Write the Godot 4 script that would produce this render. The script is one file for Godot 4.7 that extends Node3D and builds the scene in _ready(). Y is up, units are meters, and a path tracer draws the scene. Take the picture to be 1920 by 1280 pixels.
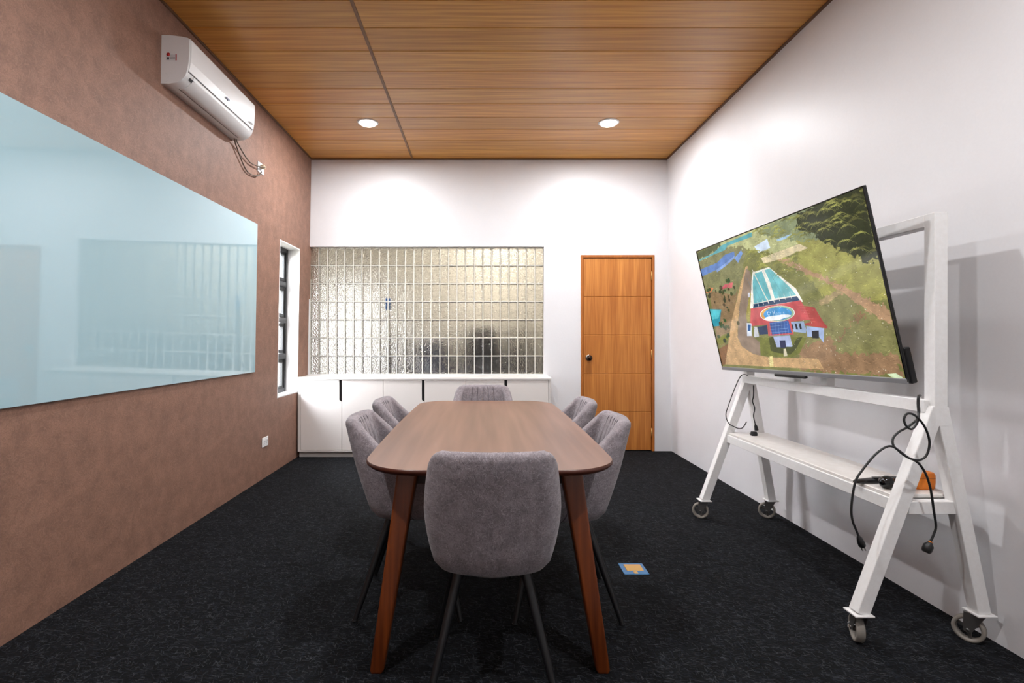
extends Node3D
# A small meeting room: camera, sky and exposure first, then the shell, the furniture and the details.

const BACK_Z := -5.6      # inner face of the back wall
const FRONT_Z := 1.1      # inner face of the wall behind the camera
const CEILING_Y := 3.13
const LEFT_X := -1.878    # inner face of the left wall at the floor
const RIGHT_X := 2.036    # inner face of the right wall at the floor

var used := {}
var M := {}
var left_frame: Transform3D
var right_frame: Transform3D

# ---------------------------------------------------------------- mesh building
class Shape:
	var st := SurfaceTool.new()
	var smooth_id := 1
	func _init():
		st.begin(Mesh.PRIMITIVE_TRIANGLES)
	# triangles wound counter-clockwise seen from outside; turned round when the closed shape comes out inside out
	func add(tris: PackedVector3Array, smooth: bool, check := true) -> void:
		var flip := false
		if check:
			var v := 0.0
			var o := tris[0]
			for i in range(0, tris.size(), 3):
				v += (tris[i] - o).dot((tris[i + 1] - o).cross(tris[i + 2] - o))
			flip = v < 0.0
		if smooth:
			smooth_id += 1
		st.set_smooth_group(smooth_id if smooth else -1)
		for i in range(0, tris.size(), 3):
			st.add_vertex(tris[i])
			st.add_vertex(tris[i + 1] if flip else tris[i + 2])
			st.add_vertex(tris[i + 2] if flip else tris[i + 1])
	func box(center: Vector3, size: Vector3, c := 0.0, b := Basis()) -> Shape:
		var h := size * 0.5
		c = minf(c, minf(h.x, minf(h.y, h.z)) * 0.9)
		var t := PackedVector3Array()
		var P := func(sx, sy, sz, k):
			var p := Vector3(sx * (h.x - (0.0 if k == 0 else c)), sy * (h.y - (0.0 if k == 1 else c)), sz * (h.z - (0.0 if k == 2 else c)))
			return p
		var polys := []
		for s in [-1, 1]:
			polys.append([P.call(s, -1, -1, 0), P.call(s, 1, -1, 0), P.call(s, 1, 1, 0), P.call(s, -1, 1, 0)])
			polys.append([P.call(-1, s, -1, 1), P.call(1, s, -1, 1), P.call(1, s, 1, 1), P.call(-1, s, 1, 1)])
			polys.append([P.call(-1, -1, s, 2), P.call(1, -1, s, 2), P.call(1, 1, s, 2), P.call(-1, 1, s, 2)])
		if c > 0.0:
			for s in [-1, 1]:
				for q in [-1, 1]:
					polys.append([P.call(s, q, -1, 0), P.call(s, q, 1, 0), P.call(s, q, 1, 1), P.call(s, q, -1, 1)])
					polys.append([P.call(s, -1, q, 0), P.call(s, 1, q, 0), P.call(s, 1, q, 2), P.call(s, -1, q, 2)])
					polys.append([P.call(-1, s, q, 1), P.call(1, s, q, 1), P.call(1, s, q, 2), P.call(-1, s, q, 2)])
					for r in [-1, 1]:
						polys.append([P.call(s, q, r, 0), P.call(s, q, r, 1), P.call(s, q, r, 2)])
		for p in polys:
			var mid := Vector3.ZERO
			for v in p:
				mid += v
			var n: Vector3 = (p[1] - p[0]).cross(p[2] - p[0])
			if n.dot(mid) < 0.0:
				p.reverse()
			for i in range(1, p.size() - 1):
				for v in [p[0], p[i], p[i + 1]]:
					t.append(center + b * v)
		add(t, false, false)
		return self
	func beam(a: Vector3, e: Vector3, w: float, d: float, side: Vector3, c := 0.002) -> Shape:
		var y := (e - a).normalized()
		var z := side.cross(y).normalized()
		var x := y.cross(z)
		return box((a + e) * 0.5, Vector3(w, a.distance_to(e), d), c, Basis(x, y, z))
	# closed rings joined one after the other, both ends capped
	func loft(rings: Array, smooth := true, caps := true) -> Shape:
		var t := PackedVector3Array()
		var n: int = rings[0].size()
		for r in rings.size() - 1:
			for i in n:
				var a: Vector3 = rings[r][i]
				var b: Vector3 = rings[r][(i + 1) % n]
				var c: Vector3 = rings[r + 1][(i + 1) % n]
				var d: Vector3 = rings[r + 1][i]
				if not a.is_equal_approx(b):
					t.append_array([a, b, c])
				if not c.is_equal_approx(d):
					t.append_array([a, c, d])
		var k := PackedVector3Array()
		if caps:
			for e in [[rings[0], true], [rings[-1], false]]:
				var mid := Vector3.ZERO
				for p in e[0]:
					mid += p
				mid /= n
				for i in n:
					var a2: Vector3 = e[0][i]
					var b2: Vector3 = e[0][(i + 1) % n]
					if a2.is_equal_approx(b2):
						continue
					k.append_array([mid, b2, a2] if e[1] else [mid, a2, b2])
		# orient both sets together
		var v := 0.0
		var o: Vector3 = rings[0][0]
		for s in [t, k]:
			for i in range(0, s.size(), 3):
				v += (s[i] - o).dot((s[i + 1] - o).cross(s[i + 2] - o))
		if v < 0.0:
			for s in [t, k]:
				for i in range(0, s.size(), 3):
					var x = s[i + 1]
					s[i + 1] = s[i + 2]
					s[i + 2] = x
		add(t, smooth, false)
		if caps:
			add(k, false, false)
		return self
	func lathe(profile: Array, segs: int, xf := Transform3D(), smooth := true) -> Shape:
		var rings := []
		for p in profile:
			var ring := []
			for i in segs:
				var a := TAU * i / segs
				ring.append(xf * Vector3(cos(a) * p[0], p[1], sin(a) * p[0]))
			rings.append(ring)
		return loft(rings, smooth, profile[0][0] != profile[-1][0] or profile[0][1] != profile[-1][1])
	func tube(pts: Array, radius, sides := 8) -> Shape:
		var rings := []
		var up := Vector3.UP
		for i in pts.size():
			var a: Vector3 = pts[maxi(i - 1, 0)]
			var b: Vector3 = pts[mini(i + 1, pts.size() - 1)]
			var d := (b - a).normalized()
			if i == 0:
				up = Vector3.RIGHT if absf(d.y) > 0.9 else Vector3.UP
			var s := d.cross(up).normalized()
			up = s.cross(d).normalized()
			var r: float = radius[i] if radius is Array else radius
			var ring := []
			for k in sides:
				var g := TAU * k / sides
				ring.append(pts[i] + (s * cos(g) + up * sin(g)) * r)
			rings.append(ring)
		return loft(rings)
	# a flat outline (x, y) pushed from z0 to z1 and then placed
	func prism(outline: Array, z0: float, z1: float, xf := Transform3D(), smooth := false) -> Shape:
		var poly := PackedVector2Array(outline)
		var idx := Geometry2D.triangulate_polygon(poly)
		var t := PackedVector3Array()
		var caps := PackedVector3Array()
		for i in range(0, idx.size(), 3):
			var a := poly[idx[i]]
			var b := poly[idx[i + 1]]
			var c := poly[idx[i + 2]]
			if (b - a).cross(c - a) < 0.0:
				var k := b
				b = c
				c = k
			caps.append_array([xf * Vector3(a.x, a.y, z1), xf * Vector3(b.x, b.y, z1), xf * Vector3(c.x, c.y, z1)])
			caps.append_array([xf * Vector3(a.x, a.y, z0), xf * Vector3(c.x, c.y, z0), xf * Vector3(b.x, b.y, z0)])
		var ccw := not Geometry2D.is_polygon_clockwise(poly)
		if not ccw:
			poly.reverse()
		# is_polygon_clockwise speaks of y down, so check by area
		var area := 0.0
		for i in poly.size():
			area += poly[i].cross(poly[(i + 1) % poly.size()])
		if area < 0.0:
			poly.reverse()
		for i in poly.size():
			var a := poly[i]
			var b := poly[(i + 1) % poly.size()]
			t.append_array([xf * Vector3(a.x, a.y, z0), xf * Vector3(b.x, b.y, z0), xf * Vector3(b.x, b.y, z1)])
			t.append_array([xf * Vector3(a.x, a.y, z0), xf * Vector3(b.x, b.y, z1), xf * Vector3(a.x, a.y, z1)])
		add(t, smooth, false)
		add(caps, false, false)
		return self
	func mesh() -> ArrayMesh:
		st.index()
		st.generate_normals()
		return st.commit()

func numbered(called: String) -> String:
	if not used.has(called):
		used[called] = 0
		return called
	used[called] += 1
	return "%s_%03d" % [called, used[called]]

func mesh_node(called: String, m: Mesh, mat: Material, parent: Node = null) -> MeshInstance3D:
	var o := MeshInstance3D.new()
	o.mesh = m
	o.material_override = mat
	if parent == null:
		o.name = numbered(called)
		add_child(o)
	else:
		o.name = called
		parent.add_child(o, true)
	return o

func obj(called: String, s: Shape, mat: Material, parent: Node = null) -> MeshInstance3D:
	return mesh_node(called, s.mesh(), mat, parent)

func tag(o: Node, label: String, category: String, group := "", kind := "") -> Node:
	o.set_meta("label", label)
	if category: o.set_meta("category", category)
	if group: o.set_meta("group", group)
	if kind: o.set_meta("kind", kind)
	return o

func thing(called: String, label: String, category: String, at := Transform3D(), group := "", kind := "") -> Node3D:
	var o := Node3D.new()
	o.name = numbered(called)
	add_child(o)
	o.transform = at
	tag(o, label, category, group, kind)
	return o

func copy(o: Node3D, label: String, at: Transform3D) -> Node3D:
	var c: Node3D = o.duplicate()
	c.name = numbered(String(o.name).trim_suffix("_001"))
	add_child(c)
	c.transform = at
	c.set_meta("label", label)
	return c

func at(x: float, y: float, z: float, turn := 0.0) -> Transform3D:
	return Transform3D(Basis(Vector3.UP, turn), Vector3(x, y, z))

func spline(pts: Array, per := 8) -> Array:
	var out := []
	for i in pts.size() - 1:
		var a: Vector3 = pts[maxi(i - 1, 0)]
		var b: Vector3 = pts[i]
		var c: Vector3 = pts[i + 1]
		var d: Vector3 = pts[mini(i + 2, pts.size() - 1)]
		for k in per:
			out.append(b.cubic_interpolate(c, a, d, float(k) / per))
	out.append(pts[-1])
	return out

# ---------------------------------------------------------------- materials
func c8(r: float, g: float, b: float) -> Color:
	return Color(r / 255.0, g / 255.0, b / 255.0)

func plain(color: Color, rough := 0.6, metal := 0.0, spec := 0.5) -> StandardMaterial3D:
	var m := StandardMaterial3D.new()
	m.albedo_color = color
	m.roughness = rough
	m.metallic = metal
	m.metallic_specular = spec
	return m

func textured(tex: Texture2D, tile: Vector2, rough := 0.6, world := true, spec := 0.5) -> StandardMaterial3D:
	var m := plain(Color.WHITE, rough, 0.0, spec)
	m.albedo_texture = tex
	m.uv1_triplanar = true
	m.uv1_world_triplanar = world
	m.uv1_scale = Vector3(1.0 / tile.x, 1.0 / tile.y, 1.0 / tile.y)
	return m

func noise(seed_: int, freq: float, oct := 3) -> FastNoiseLite:
	var n := FastNoiseLite.new()
	n.seed = seed_
	n.frequency = freq
	n.fractal_octaves = oct
	n.noise_type = FastNoiseLite.TYPE_SIMPLEX_SMOOTH
	return n

# straight-grained wood: streaks along u, the texture closing on itself at both edges
func wood(w: int, h: int, dark: Color, light: Color, stretch: float, fine: float, seed_: int, along_v := false) -> ImageTexture:
	var im := Image.create(w, h, false, Image.FORMAT_RGB8)
	var a := noise(seed_, 1.0, 2)
	var b := noise(seed_ + 1, 1.0, 2)
	for y in h:
		var fy := float(y) / h
		for x in w:
			var fx := float(x) / w
			var u := fy if along_v else fx
			var v := fx if along_v else fy
			var s := 0.0
			for k in 2:
				var uu := u - k
				var g := a.get_noise_2d(uu * stretch, v * fine) * 0.55 + b.get_noise_2d(uu * stretch * 0.4 + 30.0, v * fine * 0.18) * 0.6
				s += g * (1.0 - u if k == 0 else u)
			im.set_pixel(x, y, dark.lerp(light, clampf(0.5 + s, 0.0, 1.0)))
	return ImageTexture.create_from_image(im)

# many short strokes on a mottled ground; also gives the heights of the strokes
func strokes(size: int, ground: Color, spread: float, count: int, lo: float, hi: float, inks: Array, along: float, seed_: int, curl := 0.12) -> Array:
	var rng := RandomNumberGenerator.new()
	rng.seed = seed_
	var im := Image.create(size, size, false, Image.FORMAT_RGB8)
	var hm := Image.create(size, size, false, Image.FORMAT_L8)
	hm.fill(Color(0.4, 0.4, 0.4))
	var n := noise(seed_, 0.02, 3)
	n.seed = seed_ + 5
	for y in size:
		for x in size:
			var q := 1.0 + spread * (n.get_noise_2d(x, y) * 0.8 + rng.randf_range(-0.5, 0.5))
			im.set_pixel(x, y, Color(ground.r * q, ground.g * q, ground.b * q))
	for i in count:
		var p := Vector2(rng.randf() * size, rng.randf() * size)
		var g := rng.randf_range(-0.35, 0.35)
		if along < 0.0:
			g = rng.randf() * TAU
		elif rng.randf() > along:
			g += PI / 2.0 if rng.randf() < 0.5 else PI / 4.0
		var bend := rng.randf_range(-curl, curl)
		var ink: Color = inks[rng.randi() % inks.size()]
		var hh := rng.randf_range(0.5, 1.0)
		for k in int(rng.randf_range(lo, hi)):
			p += Vector2(cos(g), sin(g))
			g += bend
			var x := posmod(int(p.x), size)
			var y := posmod(int(p.y), size)
			im.set_pixel(x, y, im.get_pixel(x, y).lerp(ink, 0.65))
			hm.set_pixel(x, y, Color(hh, hh, hh))
	return [ImageTexture.create_from_image(im), ImageTexture.create_from_image(hm)]

func speckle(size: int, base: Color, other: Color, freq: float, grain: float, seed_: int) -> ImageTexture:
	var im := Image.create(size, size, false, Image.FORMAT_RGB8)
	var n := noise(seed_, freq, 4)
	var rng := RandomNumberGenerator.new()
	rng.seed = seed_
	for y in size:
		for x in size:
			var s := 0.0
			var fx := float(x) / size
			var fy := float(y) / size
			for i in 2:
				for j in 2:
					s += n.get_noise_2d(x - i * size, y - j * size) * (1.0 - fx if i == 0 else fx) * (1.0 - fy if j == 0 else fy)
			im.set_pixel(x, y, base.lerp(other, clampf(0.5 + s + rng.randf_range(-grain, grain), 0.0, 1.0)))
	return ImageTexture.create_from_image(im)

func make_materials() -> void:
	M.white = textured(speckle(256, c8(225, 224, 226), c8(228, 227, 229), 0.02, 0.3, 3), Vector2(1.7, 1.7), 0.45)
	M.white_matte = plain(c8(232, 231, 230), 0.55)
	var brown := strokes(512, c8(139, 104, 87), 0.16, 11000, 5, 15, [c8(124, 91, 75), c8(157, 120, 101), c8(130, 96, 80), c8(147, 110, 94)], -1.0, 11)
	M.brown = textured(brown[0], Vector2(1.4, 1.4), 0.62)
	M.brown.heightmap_enabled = true
	M.brown.heightmap_texture = brown[1]
	M.brown.heightmap_scale = 0.05
	var carpet := strokes(1024, c8(15, 16, 18), 0.5, 44000, 5, 13, [c8(54, 56, 61), c8(38, 40, 46), c8(78, 80, 84), c8(6, 6, 8), c8(30, 34, 44)], 0.5, 21, 0.03)
	M.carpet = textured(carpet[0], Vector2(2.3, 2.3), 0.95, true, 0.25)
	M.carpet.heightmap_enabled = true
	M.carpet.heightmap_texture = carpet[1]
	M.carpet.heightmap_scale = 0.3
	var plank := wood(1024, 512, c8(182, 120, 48), c8(228, 171, 88), 4.0, 150.0, 31)
	M.planks = []
	for tone in [Color(1, 1, 1), Color(0.95, 0.94, 0.93), Color(1.0, 0.97, 0.94)]:
		var m := textured(plank, Vector2(2.3, 0.9), 0.34)
		m.albedo_color = tone
		M.planks.append(m)
	M.ceiling_trim = plain(c8(98, 62, 32), 0.5)
	M.door = textured(wood(512, 1024, c8(168, 98, 36), c8(204, 134, 62), 3.2, 46.0, 41, true), Vector2(0.9, 1.7), 0.42)
	M.door_frame = textured(wood(256, 512, c8(150, 84, 28), c8(182, 108, 42), 3.0, 30.0, 45, true), Vector2(0.5, 1.5), 0.42)
	M.table = textured(wood(1024, 512, c8(106, 74, 58), c8(132, 96, 78), 2.2, 22.0, 51, true), Vector2(1.3, 2.4), 0.42)
	M.table_edge = plain(c8(74, 34, 22), 0.35)
	M.leg_wood = textured(wood(256, 512, c8(84, 36, 10), c8(134, 66, 22), 3.0, 20.0, 55, true), Vector2(0.4, 1.2), 0.38, false)
	M.apron = plain(c8(58, 30, 20), 0.5)
	var cloth := strokes(512, c8(138, 130, 134), 0.24, 13000, 4, 10, [c8(196, 188, 192), c8(86, 78, 83), c8(162, 154, 158), c8(112, 104, 109)], -1.0, 61)
	M.fabric = textured(cloth[0], Vector2(0.8, 0.8), 0.92, false, 0.3)
	M.fabric.heightmap_enabled = true
	M.fabric.heightmap_texture = cloth[1]
	M.fabric.heightmap_scale = 0.08
	M.fabric.rim_enabled = true
	M.fabric.rim = 0.35
	M.fabric.rim_tint = 0.6
	M.black_metal = plain(c8(15, 15, 17), 0.42, 0.0, 0.5)
	M.black = plain(c8(14, 14, 15), 0.45)
	M.black_gloss = plain(c8(10, 10, 11), 0.12)
	M.window_metal = plain(c8(46, 45, 46), 0.4, 0.3)
	M.cabinet = plain(c8(226, 219, 214), 0.4)
	M.cabinet_edge = plain(c8(216, 210, 205), 0.45)
	M.countertop = plain(c8(232, 228, 223), 0.3)
	M.stand = textured(speckle(256, c8(228, 226, 224), c8(234, 233, 232), 0.05, 0.3, 71), Vector2(0.35, 0.35), 0.4, false)
	M.shelf = textured(speckle(256, c8(214, 208, 202), c8(226, 222, 218), 0.03, 0.3, 72), Vector2(0.5, 0.5), 0.3, false)
	M.steel = plain(c8(118, 116, 114), 0.38, 0.8)
	M.steel_bright = plain(c8(170, 168, 164), 0.22, 1.0)
	M.tyre = plain(c8(132, 126, 118), 0.7)
	M.plastic = plain(c8(232, 231, 231), 0.4)
	M.plastic_grey = plain(c8(214, 214, 216), 0.4)
	M.gap = plain(c8(60, 60, 62), 0.6)  # dark grey for painted gap shade, and for slots, badges and print
	M.board = plain(c8(168, 200, 210), 0.05)
	M.board.clearcoat_enabled = true
	M.board.clearcoat = 1.0
	M.board.clearcoat_roughness = 0.02
	M.board_edge = plain(c8(178, 208, 210), 0.1)
	M.mortar = plain(c8(214, 212, 204), 0.8)
	var ridges := Image.create(512, 512, false, Image.FORMAT_L8)
	var wn := noise(81, 0.02, 2)
	wn.fractal_type = FastNoiseLite.FRACTAL_RIDGED
	wn.domain_warp_enabled = true
	wn.domain_warp_amplitude = 26.0
	wn.domain_warp_frequency = 0.012
	for y in 512:
		for x in 512:
			var s := clampf(0.5 + 0.5 * wn.get_noise_2d(x, y), 0.0, 1.0)
			ridges.set_pixel(x, y, Color(s, s, s))
	var block := plain(Color(0.985, 0.985, 0.985, 0.0), 0.0)
	block.transparency = BaseMaterial3D.TRANSPARENCY_ALPHA
	block.refraction_enabled = true
	block.refraction_scale = 0.05
	block.uv1_triplanar = true
	block.uv1_world_triplanar = true
	block.uv1_scale = Vector3(1, 1, 1) * (1.0 / 0.32)
	block.heightmap_enabled = true
	block.heightmap_texture = ImageTexture.create_from_image(ridges)
	block.heightmap_scale = 0.5
	M.block = block
	M.pane = plain(Color(0.95, 0.98, 0.98, 0.06), 0.02)
	M.pane.transparency = BaseMaterial3D.TRANSPARENCY_ALPHA
	M.tinted = plain(Color(0.3, 0.32, 0.33, 0.2), 0.3)  # grey glass added to hold down the sky in the far opening
	M.tinted.transparency = BaseMaterial3D.TRANSPARENCY_ALPHA
	M.lamp = plain(Color(1, 1, 1), 0.5)
	M.lamp.emission_enabled = true
	M.lamp.emission = Color(1.0, 0.98, 0.95)
	M.lamp.emission_energy_multiplier = 5.0
	M.orange = plain(c8(232, 128, 20), 0.45)
	M.brass = plain(c8(206, 170, 108), 0.4, 0.6)
	M.blue_film = plain(c8(70, 128, 176), 0.18)
	M.red = plain(c8(176, 26, 30), 0.35)
	M.logo = plain(c8(70, 78, 120), 0.4)
	M.beige = textured(speckle(128, c8(196, 190, 177), c8(205, 200, 187), 0.05, 0.3, 91), Vector2(1.0, 1.0), 0.7)
	M.office_blue = plain(c8(36, 44, 70), 0.8)
	M.bright_blue = plain(c8(26, 110, 190), 0.4)
	M.dark_grey = plain(c8(30, 31, 36), 0.8)

# ---------------------------------------------------------------- the scene
func _ready() -> void:
	# camera: a level view down the room through a shifted lens
	var cam := Camera3D.new()
	cam.name = "camera"
	cam.position = Vector3(0, 1.2, 0)
	cam.projection = Camera3D.PROJECTION_FRUSTUM
	cam.near = 0.05
	cam.far = 200.0
	cam.size = 0.05 * 1280.0 / 980.0
	cam.frustum_offset = Vector2(57.0, -4.5) / 980.0 * 0.05
	cam.current = true
	add_child(cam)
	# an overcast sky, seen only through the narrow window and the opening of the next room
	var sky := ProceduralSkyMaterial.new()
	sky.sky_top_color = c8(232, 238, 246)
	sky.sky_horizon_color = c8(248, 249, 250)
	sky.ground_horizon_color = c8(190, 188, 182)
	sky.ground_bottom_color = c8(140, 138, 130)
	sky.sky_energy_multiplier = 6.5
	sky.ground_energy_multiplier = 3.5
	var env := Environment.new()
	env.background_mode = Environment.BG_SKY
	env.sky = Sky.new()
	env.sky.sky_material = sky
	env.tonemap_mode = Environment.TONE_MAPPER_LINEAR
	env.tonemap_exposure = 1.0
	env.sdfgi_enabled = true
	env.ssao_enabled = true
	env.ssil_enabled = true
	var world := WorldEnvironment.new()
	world.name = "world"
	world.environment = env
	add_child(world)

	left_frame = Transform3D(Basis(Vector3.BACK, -0.0172), Vector3(LEFT_X, 0, 0))
	right_frame = Transform3D(Basis(Vector3.BACK, 0.0156), Vector3(RIGHT_X, 0, 0))
	make_materials()
	build_shell()
	build_ceiling()
	build_glass_blocks()
	build_side_window()
	build_door()
	build_next_room()
	for p in [[-1.014, -4.66, "left"], [1.133, -4.66, "right"], [0.03, -2.72, "middle"], [-1.014, -0.75, "rear left"], [1.133, -0.75, "rear right"]]:
		downlight(p[0], p[1], p[2])
	build_cabinets()
	build_table()
	build_chairs()
	build_stand()
	build_television()
	build_glass_board()
	build_air_conditioner()
	build_small_things()

func build_shell() -> void:
	var f := obj("floor", Shape.new().box(Vector3(0.08, -0.1, -2.2), Vector3(4.6, 0.2, 7.2)), M.carpet)
	tag(f, "black textured carpet covering the whole room floor", "floor", "", "structure")
	# left wall, in its own slightly leaning frame: x points into the room
	var s := Shape.new()
	var z0 := -5.9
	var z1 := 1.3
	var wa := -5.3     # window opening
	var wb := -4.77
	var th := 0.2
	s.box(Vector3(-th / 2, 1.6, (wb + z1) / 2), Vector3(th, 3.6, z1 - wb))
	s.box(Vector3(-th / 2, 1.6, (z0 + wa) / 2), Vector3(th, 3.6, wa - z0))
	s.box(Vector3(-th / 2, (2.112 + 3.4) / 2, (wa + wb) / 2), Vector3(th, 3.4 - 2.112, wb - wa))
	s.box(Vector3(-th / 2, (0.66 - 0.2) / 2, (wa + wb) / 2), Vector3(th, 0.86, wb - wa))
	var lw := obj("wall_left", s, M.brown)
	lw.transform = left_frame
	tag(lw, "brown textured wall on the left with narrow window", "wall", "", "structure")
	var rw := obj("wall_right", Shape.new().box(Vector3(0.1, 1.6, -2.3), Vector3(0.2, 3.6, 7.2)), M.white)
	rw.transform = right_frame
	tag(rw, "smooth white wall on the right behind the television stand", "wall", "", "structure")
	# back wall with the openings of the glass blocks and the door
	s = Shape.new()
	var bz := BACK_Z - 0.07
	var gx0 := -1.85
	var gx1 := 0.668
	for r in [[gx1, 1.062, -0.1, 3.4], [1.852, 2.3, -0.1, 3.4], [1.062, 1.852, 2.1, 3.4], [-2.2, gx1, 2.19, 3.4], [-2.2, gx1, -0.1, 0.822], [-2.2, gx0, 0.822, 2.19]]:
		s.box(Vector3((r[0] + r[1]) / 2, (r[2] + r[3]) / 2, bz), Vector3(r[1] - r[0], r[3] - r[2], 0.14))
	tag(obj("wall_back", s, M.white), "white back wall around the glass blocks and the door", "wall", "", "structure")
	tag(obj("wall_front", Shape.new().box(Vector3(0.08, 1.6, FRONT_Z + 0.08), Vector3(4.6, 3.6, 0.16)), M.white), "white wall behind the camera", "wall", "", "structure")

func build_ceiling() -> void:
	var c := obj("ceiling", Shape.new().box(Vector3(0.08, CEILING_Y + 0.09, -2.2), Vector3(4.6, 0.14, 7.2)), M.ceiling_trim)
	tag(c, "wood-look plank ceiling with honey brown boards", "ceiling", "", "structure")
	var step := 0.262
	var seam := -0.742
	var short_m := Shape.new().box(Vector3.ZERO, Vector3(1.10, 0.02, step - 0.003), 0.0035).mesh()
	var long_m := Shape.new().box(Vector3.ZERO, Vector3(2.74, 0.02, step - 0.003), 0.0035).mesh()
	var z := BACK_Z + step / 2
	var i := 0
	while z < FRONT_Z:
		var a := mesh_node("plank", short_m, M.planks[(i * 2 + 1) % 3], c)
		a.position = Vector3(seam - 0.008 - 0.55, CEILING_Y + 0.01, z)
		var b := mesh_node("plank", long_m, M.planks[(i * 7 + i / 3) % 3], c)
		b.position = Vector3(seam + 0.008 + 1.37, CEILING_Y + 0.01, z)
		z += step
		i += 1
	var t := obj("trim_1", Shape.new().box(Vector3(seam, CEILING_Y - 0.001, -2.25), Vector3(0.02, 0.008, 6.7), 0.002), plain(c8(126, 86, 48), 0.5))
	tag(t, "dark brown joint strip running down the plank ceiling", "trim", "", "structure")
	t = obj("trim_2", Shape.new().box(Vector3(-1.822, CEILING_Y - 0.006, -2.25), Vector3(0.022, 0.014, 6.7), 0.002), M.ceiling_trim)
	tag(t, "brown edge strip between ceiling and brown wall", "trim", "", "structure")
	t = obj("trim_3", Shape.new().box(Vector3(0.08, CEILING_Y - 0.006, BACK_Z + 0.008), Vector3(3.82, 0.014, 0.018), 0.002), M.ceiling_trim)
	tag(t, "brown edge strip between ceiling and white back wall", "trim", "", "structure")
	t = obj("trim_4", Shape.new().box(Vector3(1.982, CEILING_Y - 0.006, -2.25), Vector3(0.018, 0.014, 6.7), 0.002), M.ceiling_trim)
	tag(t, "brown edge strip between ceiling and white right wall", "trim", "", "structure")

func build_glass_blocks() -> void:
	var w := thing("window_1", "wall of clear wavy glass blocks above the white cabinets", "window", Transform3D(), "", "structure")
	var x0 := -1.85
	var x1 := 0.668
	var y0 := 0.822
	var y1 := 2.19
	var cols := 27
	var rows := 7
	var dx := (x1 - x0) / cols
	var dy := (y1 - y0) / rows
	var j := 0.0075
	var zc := BACK_Z - 0.0675
	var mo := Shape.new()
	for i in cols + 1:
		mo.box(Vector3(clampf(x0 + i * dx, x0 + j / 4, x1 - j / 4), (y0 + y1) / 2, zc + 0.004), Vector3(j if i % cols else j / 2, y1 - y0, 0.052))
	for i in rows + 1:
		mo.box(Vector3((x0 + x1) / 2, clampf(y0 + i * dy, y0 + j / 4, y1 - j / 4), zc + 0.004), Vector3(x1 - x0, j if i % rows else j / 2, 0.0515))
	obj("mortar", mo, M.mortar, w)
	var bm := Shape.new().box(Vector3.ZERO, Vector3(dx - j, dy - j, 0.055), 0.005).mesh()
	for r in rows:
		for c in cols:
			var b := mesh_node("glass_block", bm, M.block, w)
			b.position = Vector3(x0 + (c + 0.5) * dx, y0 + (r + 0.5) * dy, zc)

func build_side_window() -> void:
	var wa := -5.3
	var wb := -4.77
	var y0 := 0.66
	var y1 := 2.112
	# white lining of the opening
	var s := Shape.new()
	var d := 0.2
	s.box(Vector3(-d / 2 + 0.001, y1 - 0.006, (wa + wb) / 2), Vector3(d, 0.012, wb - wa))
	s.box(Vector3(-d / 2 + 0.001, y0 + 0.006, (wa + wb) / 2), Vector3(d, 0.012, wb - wa))
	s.box(Vector3(-d / 2 + 0.001, (y0 + y1) / 2, wa + 0.006), Vector3(d, y1 - y0 - 0.024, 0.012))
	s.box(Vector3(-d / 2 + 0.001, (y0 + y1) / 2, wb - 0.006), Vector3(d, y1 - y0 - 0.024, 0.012))
	var t := obj("trim_5", s, M.white_matte)
	t.transform = left_frame
	tag(t, "white reveal lining the narrow window opening", "trim", "", "structure")
	var w := thing("window_2", "narrow dark aluminium window with four stacked panes in the brown wall", "window", left_frame, "", "structure")
	var xo := -0.145
	var a := wa + 0.012
	var b := wb - 0.012
	y0 += 0.012
	y1 -= 0.012
	s = Shape.new()
	s.box(Vector3(xo, (y0 + y1) / 2, a + 0.02), Vector3(0.06, y1 - y0, 0.04), 0.003)
	s.box(Vector3(xo, (y0 + y1) / 2, b - 0.02), Vector3(0.06, y1 - y0, 0.04), 0.003)
	s.box(Vector3(xo, y0 + 0.02, (a + b) / 2), Vector3(0.06, 0.04, b - a - 0.08), 0.003)
	s.box(Vector3(xo, y1 - 0.02, (a + b) / 2), Vector3(0.06, 0.04, b - a - 0.08), 0.003)
	obj("frame", s, M.window_metal, w)
	var h := (y1 - y0) / 4
	for i in range(1, 4):
		obj("transom", Shape.new().box(Vector3(xo, y0 + i * h, (a + b) / 2), Vector3(0.07, 0.05, b - a - 0.08), 0.003), M.window_metal, w)
	for i in 4:
		var yc := y0 + (i + 0.5) * h
		var sash := Shape.new()
		var hh := h - 0.06
		var ww := b - a - 0.085
		for k in [-1, 1]:
			sash.box(Vector3(xo, yc, (a + b) / 2 + k * (ww / 2 - 0.016)), Vector3(0.04, hh, 0.032), 0.002)
			sash.box(Vector3(xo, yc + k * (hh / 2 - 0.016), (a + b) / 2), Vector3(0.04, 0.032, ww - 0.064), 0.002)
		var so := obj("sash", sash, M.black, w)
		obj("pane", Shape.new().box(Vector3(xo, yc, (a + b) / 2), Vector3(0.005, hh - 0.064, ww - 0.064)), M.pane, so)
		if i == 1 or i == 2:
			obj("latch", Shape.new().box(Vector3(xo + 0.034, yc - hh / 2 + 0.028, (a + b) / 2), Vector3(0.03, 0.014, 0.09), 0.004), M.black, so)

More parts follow.
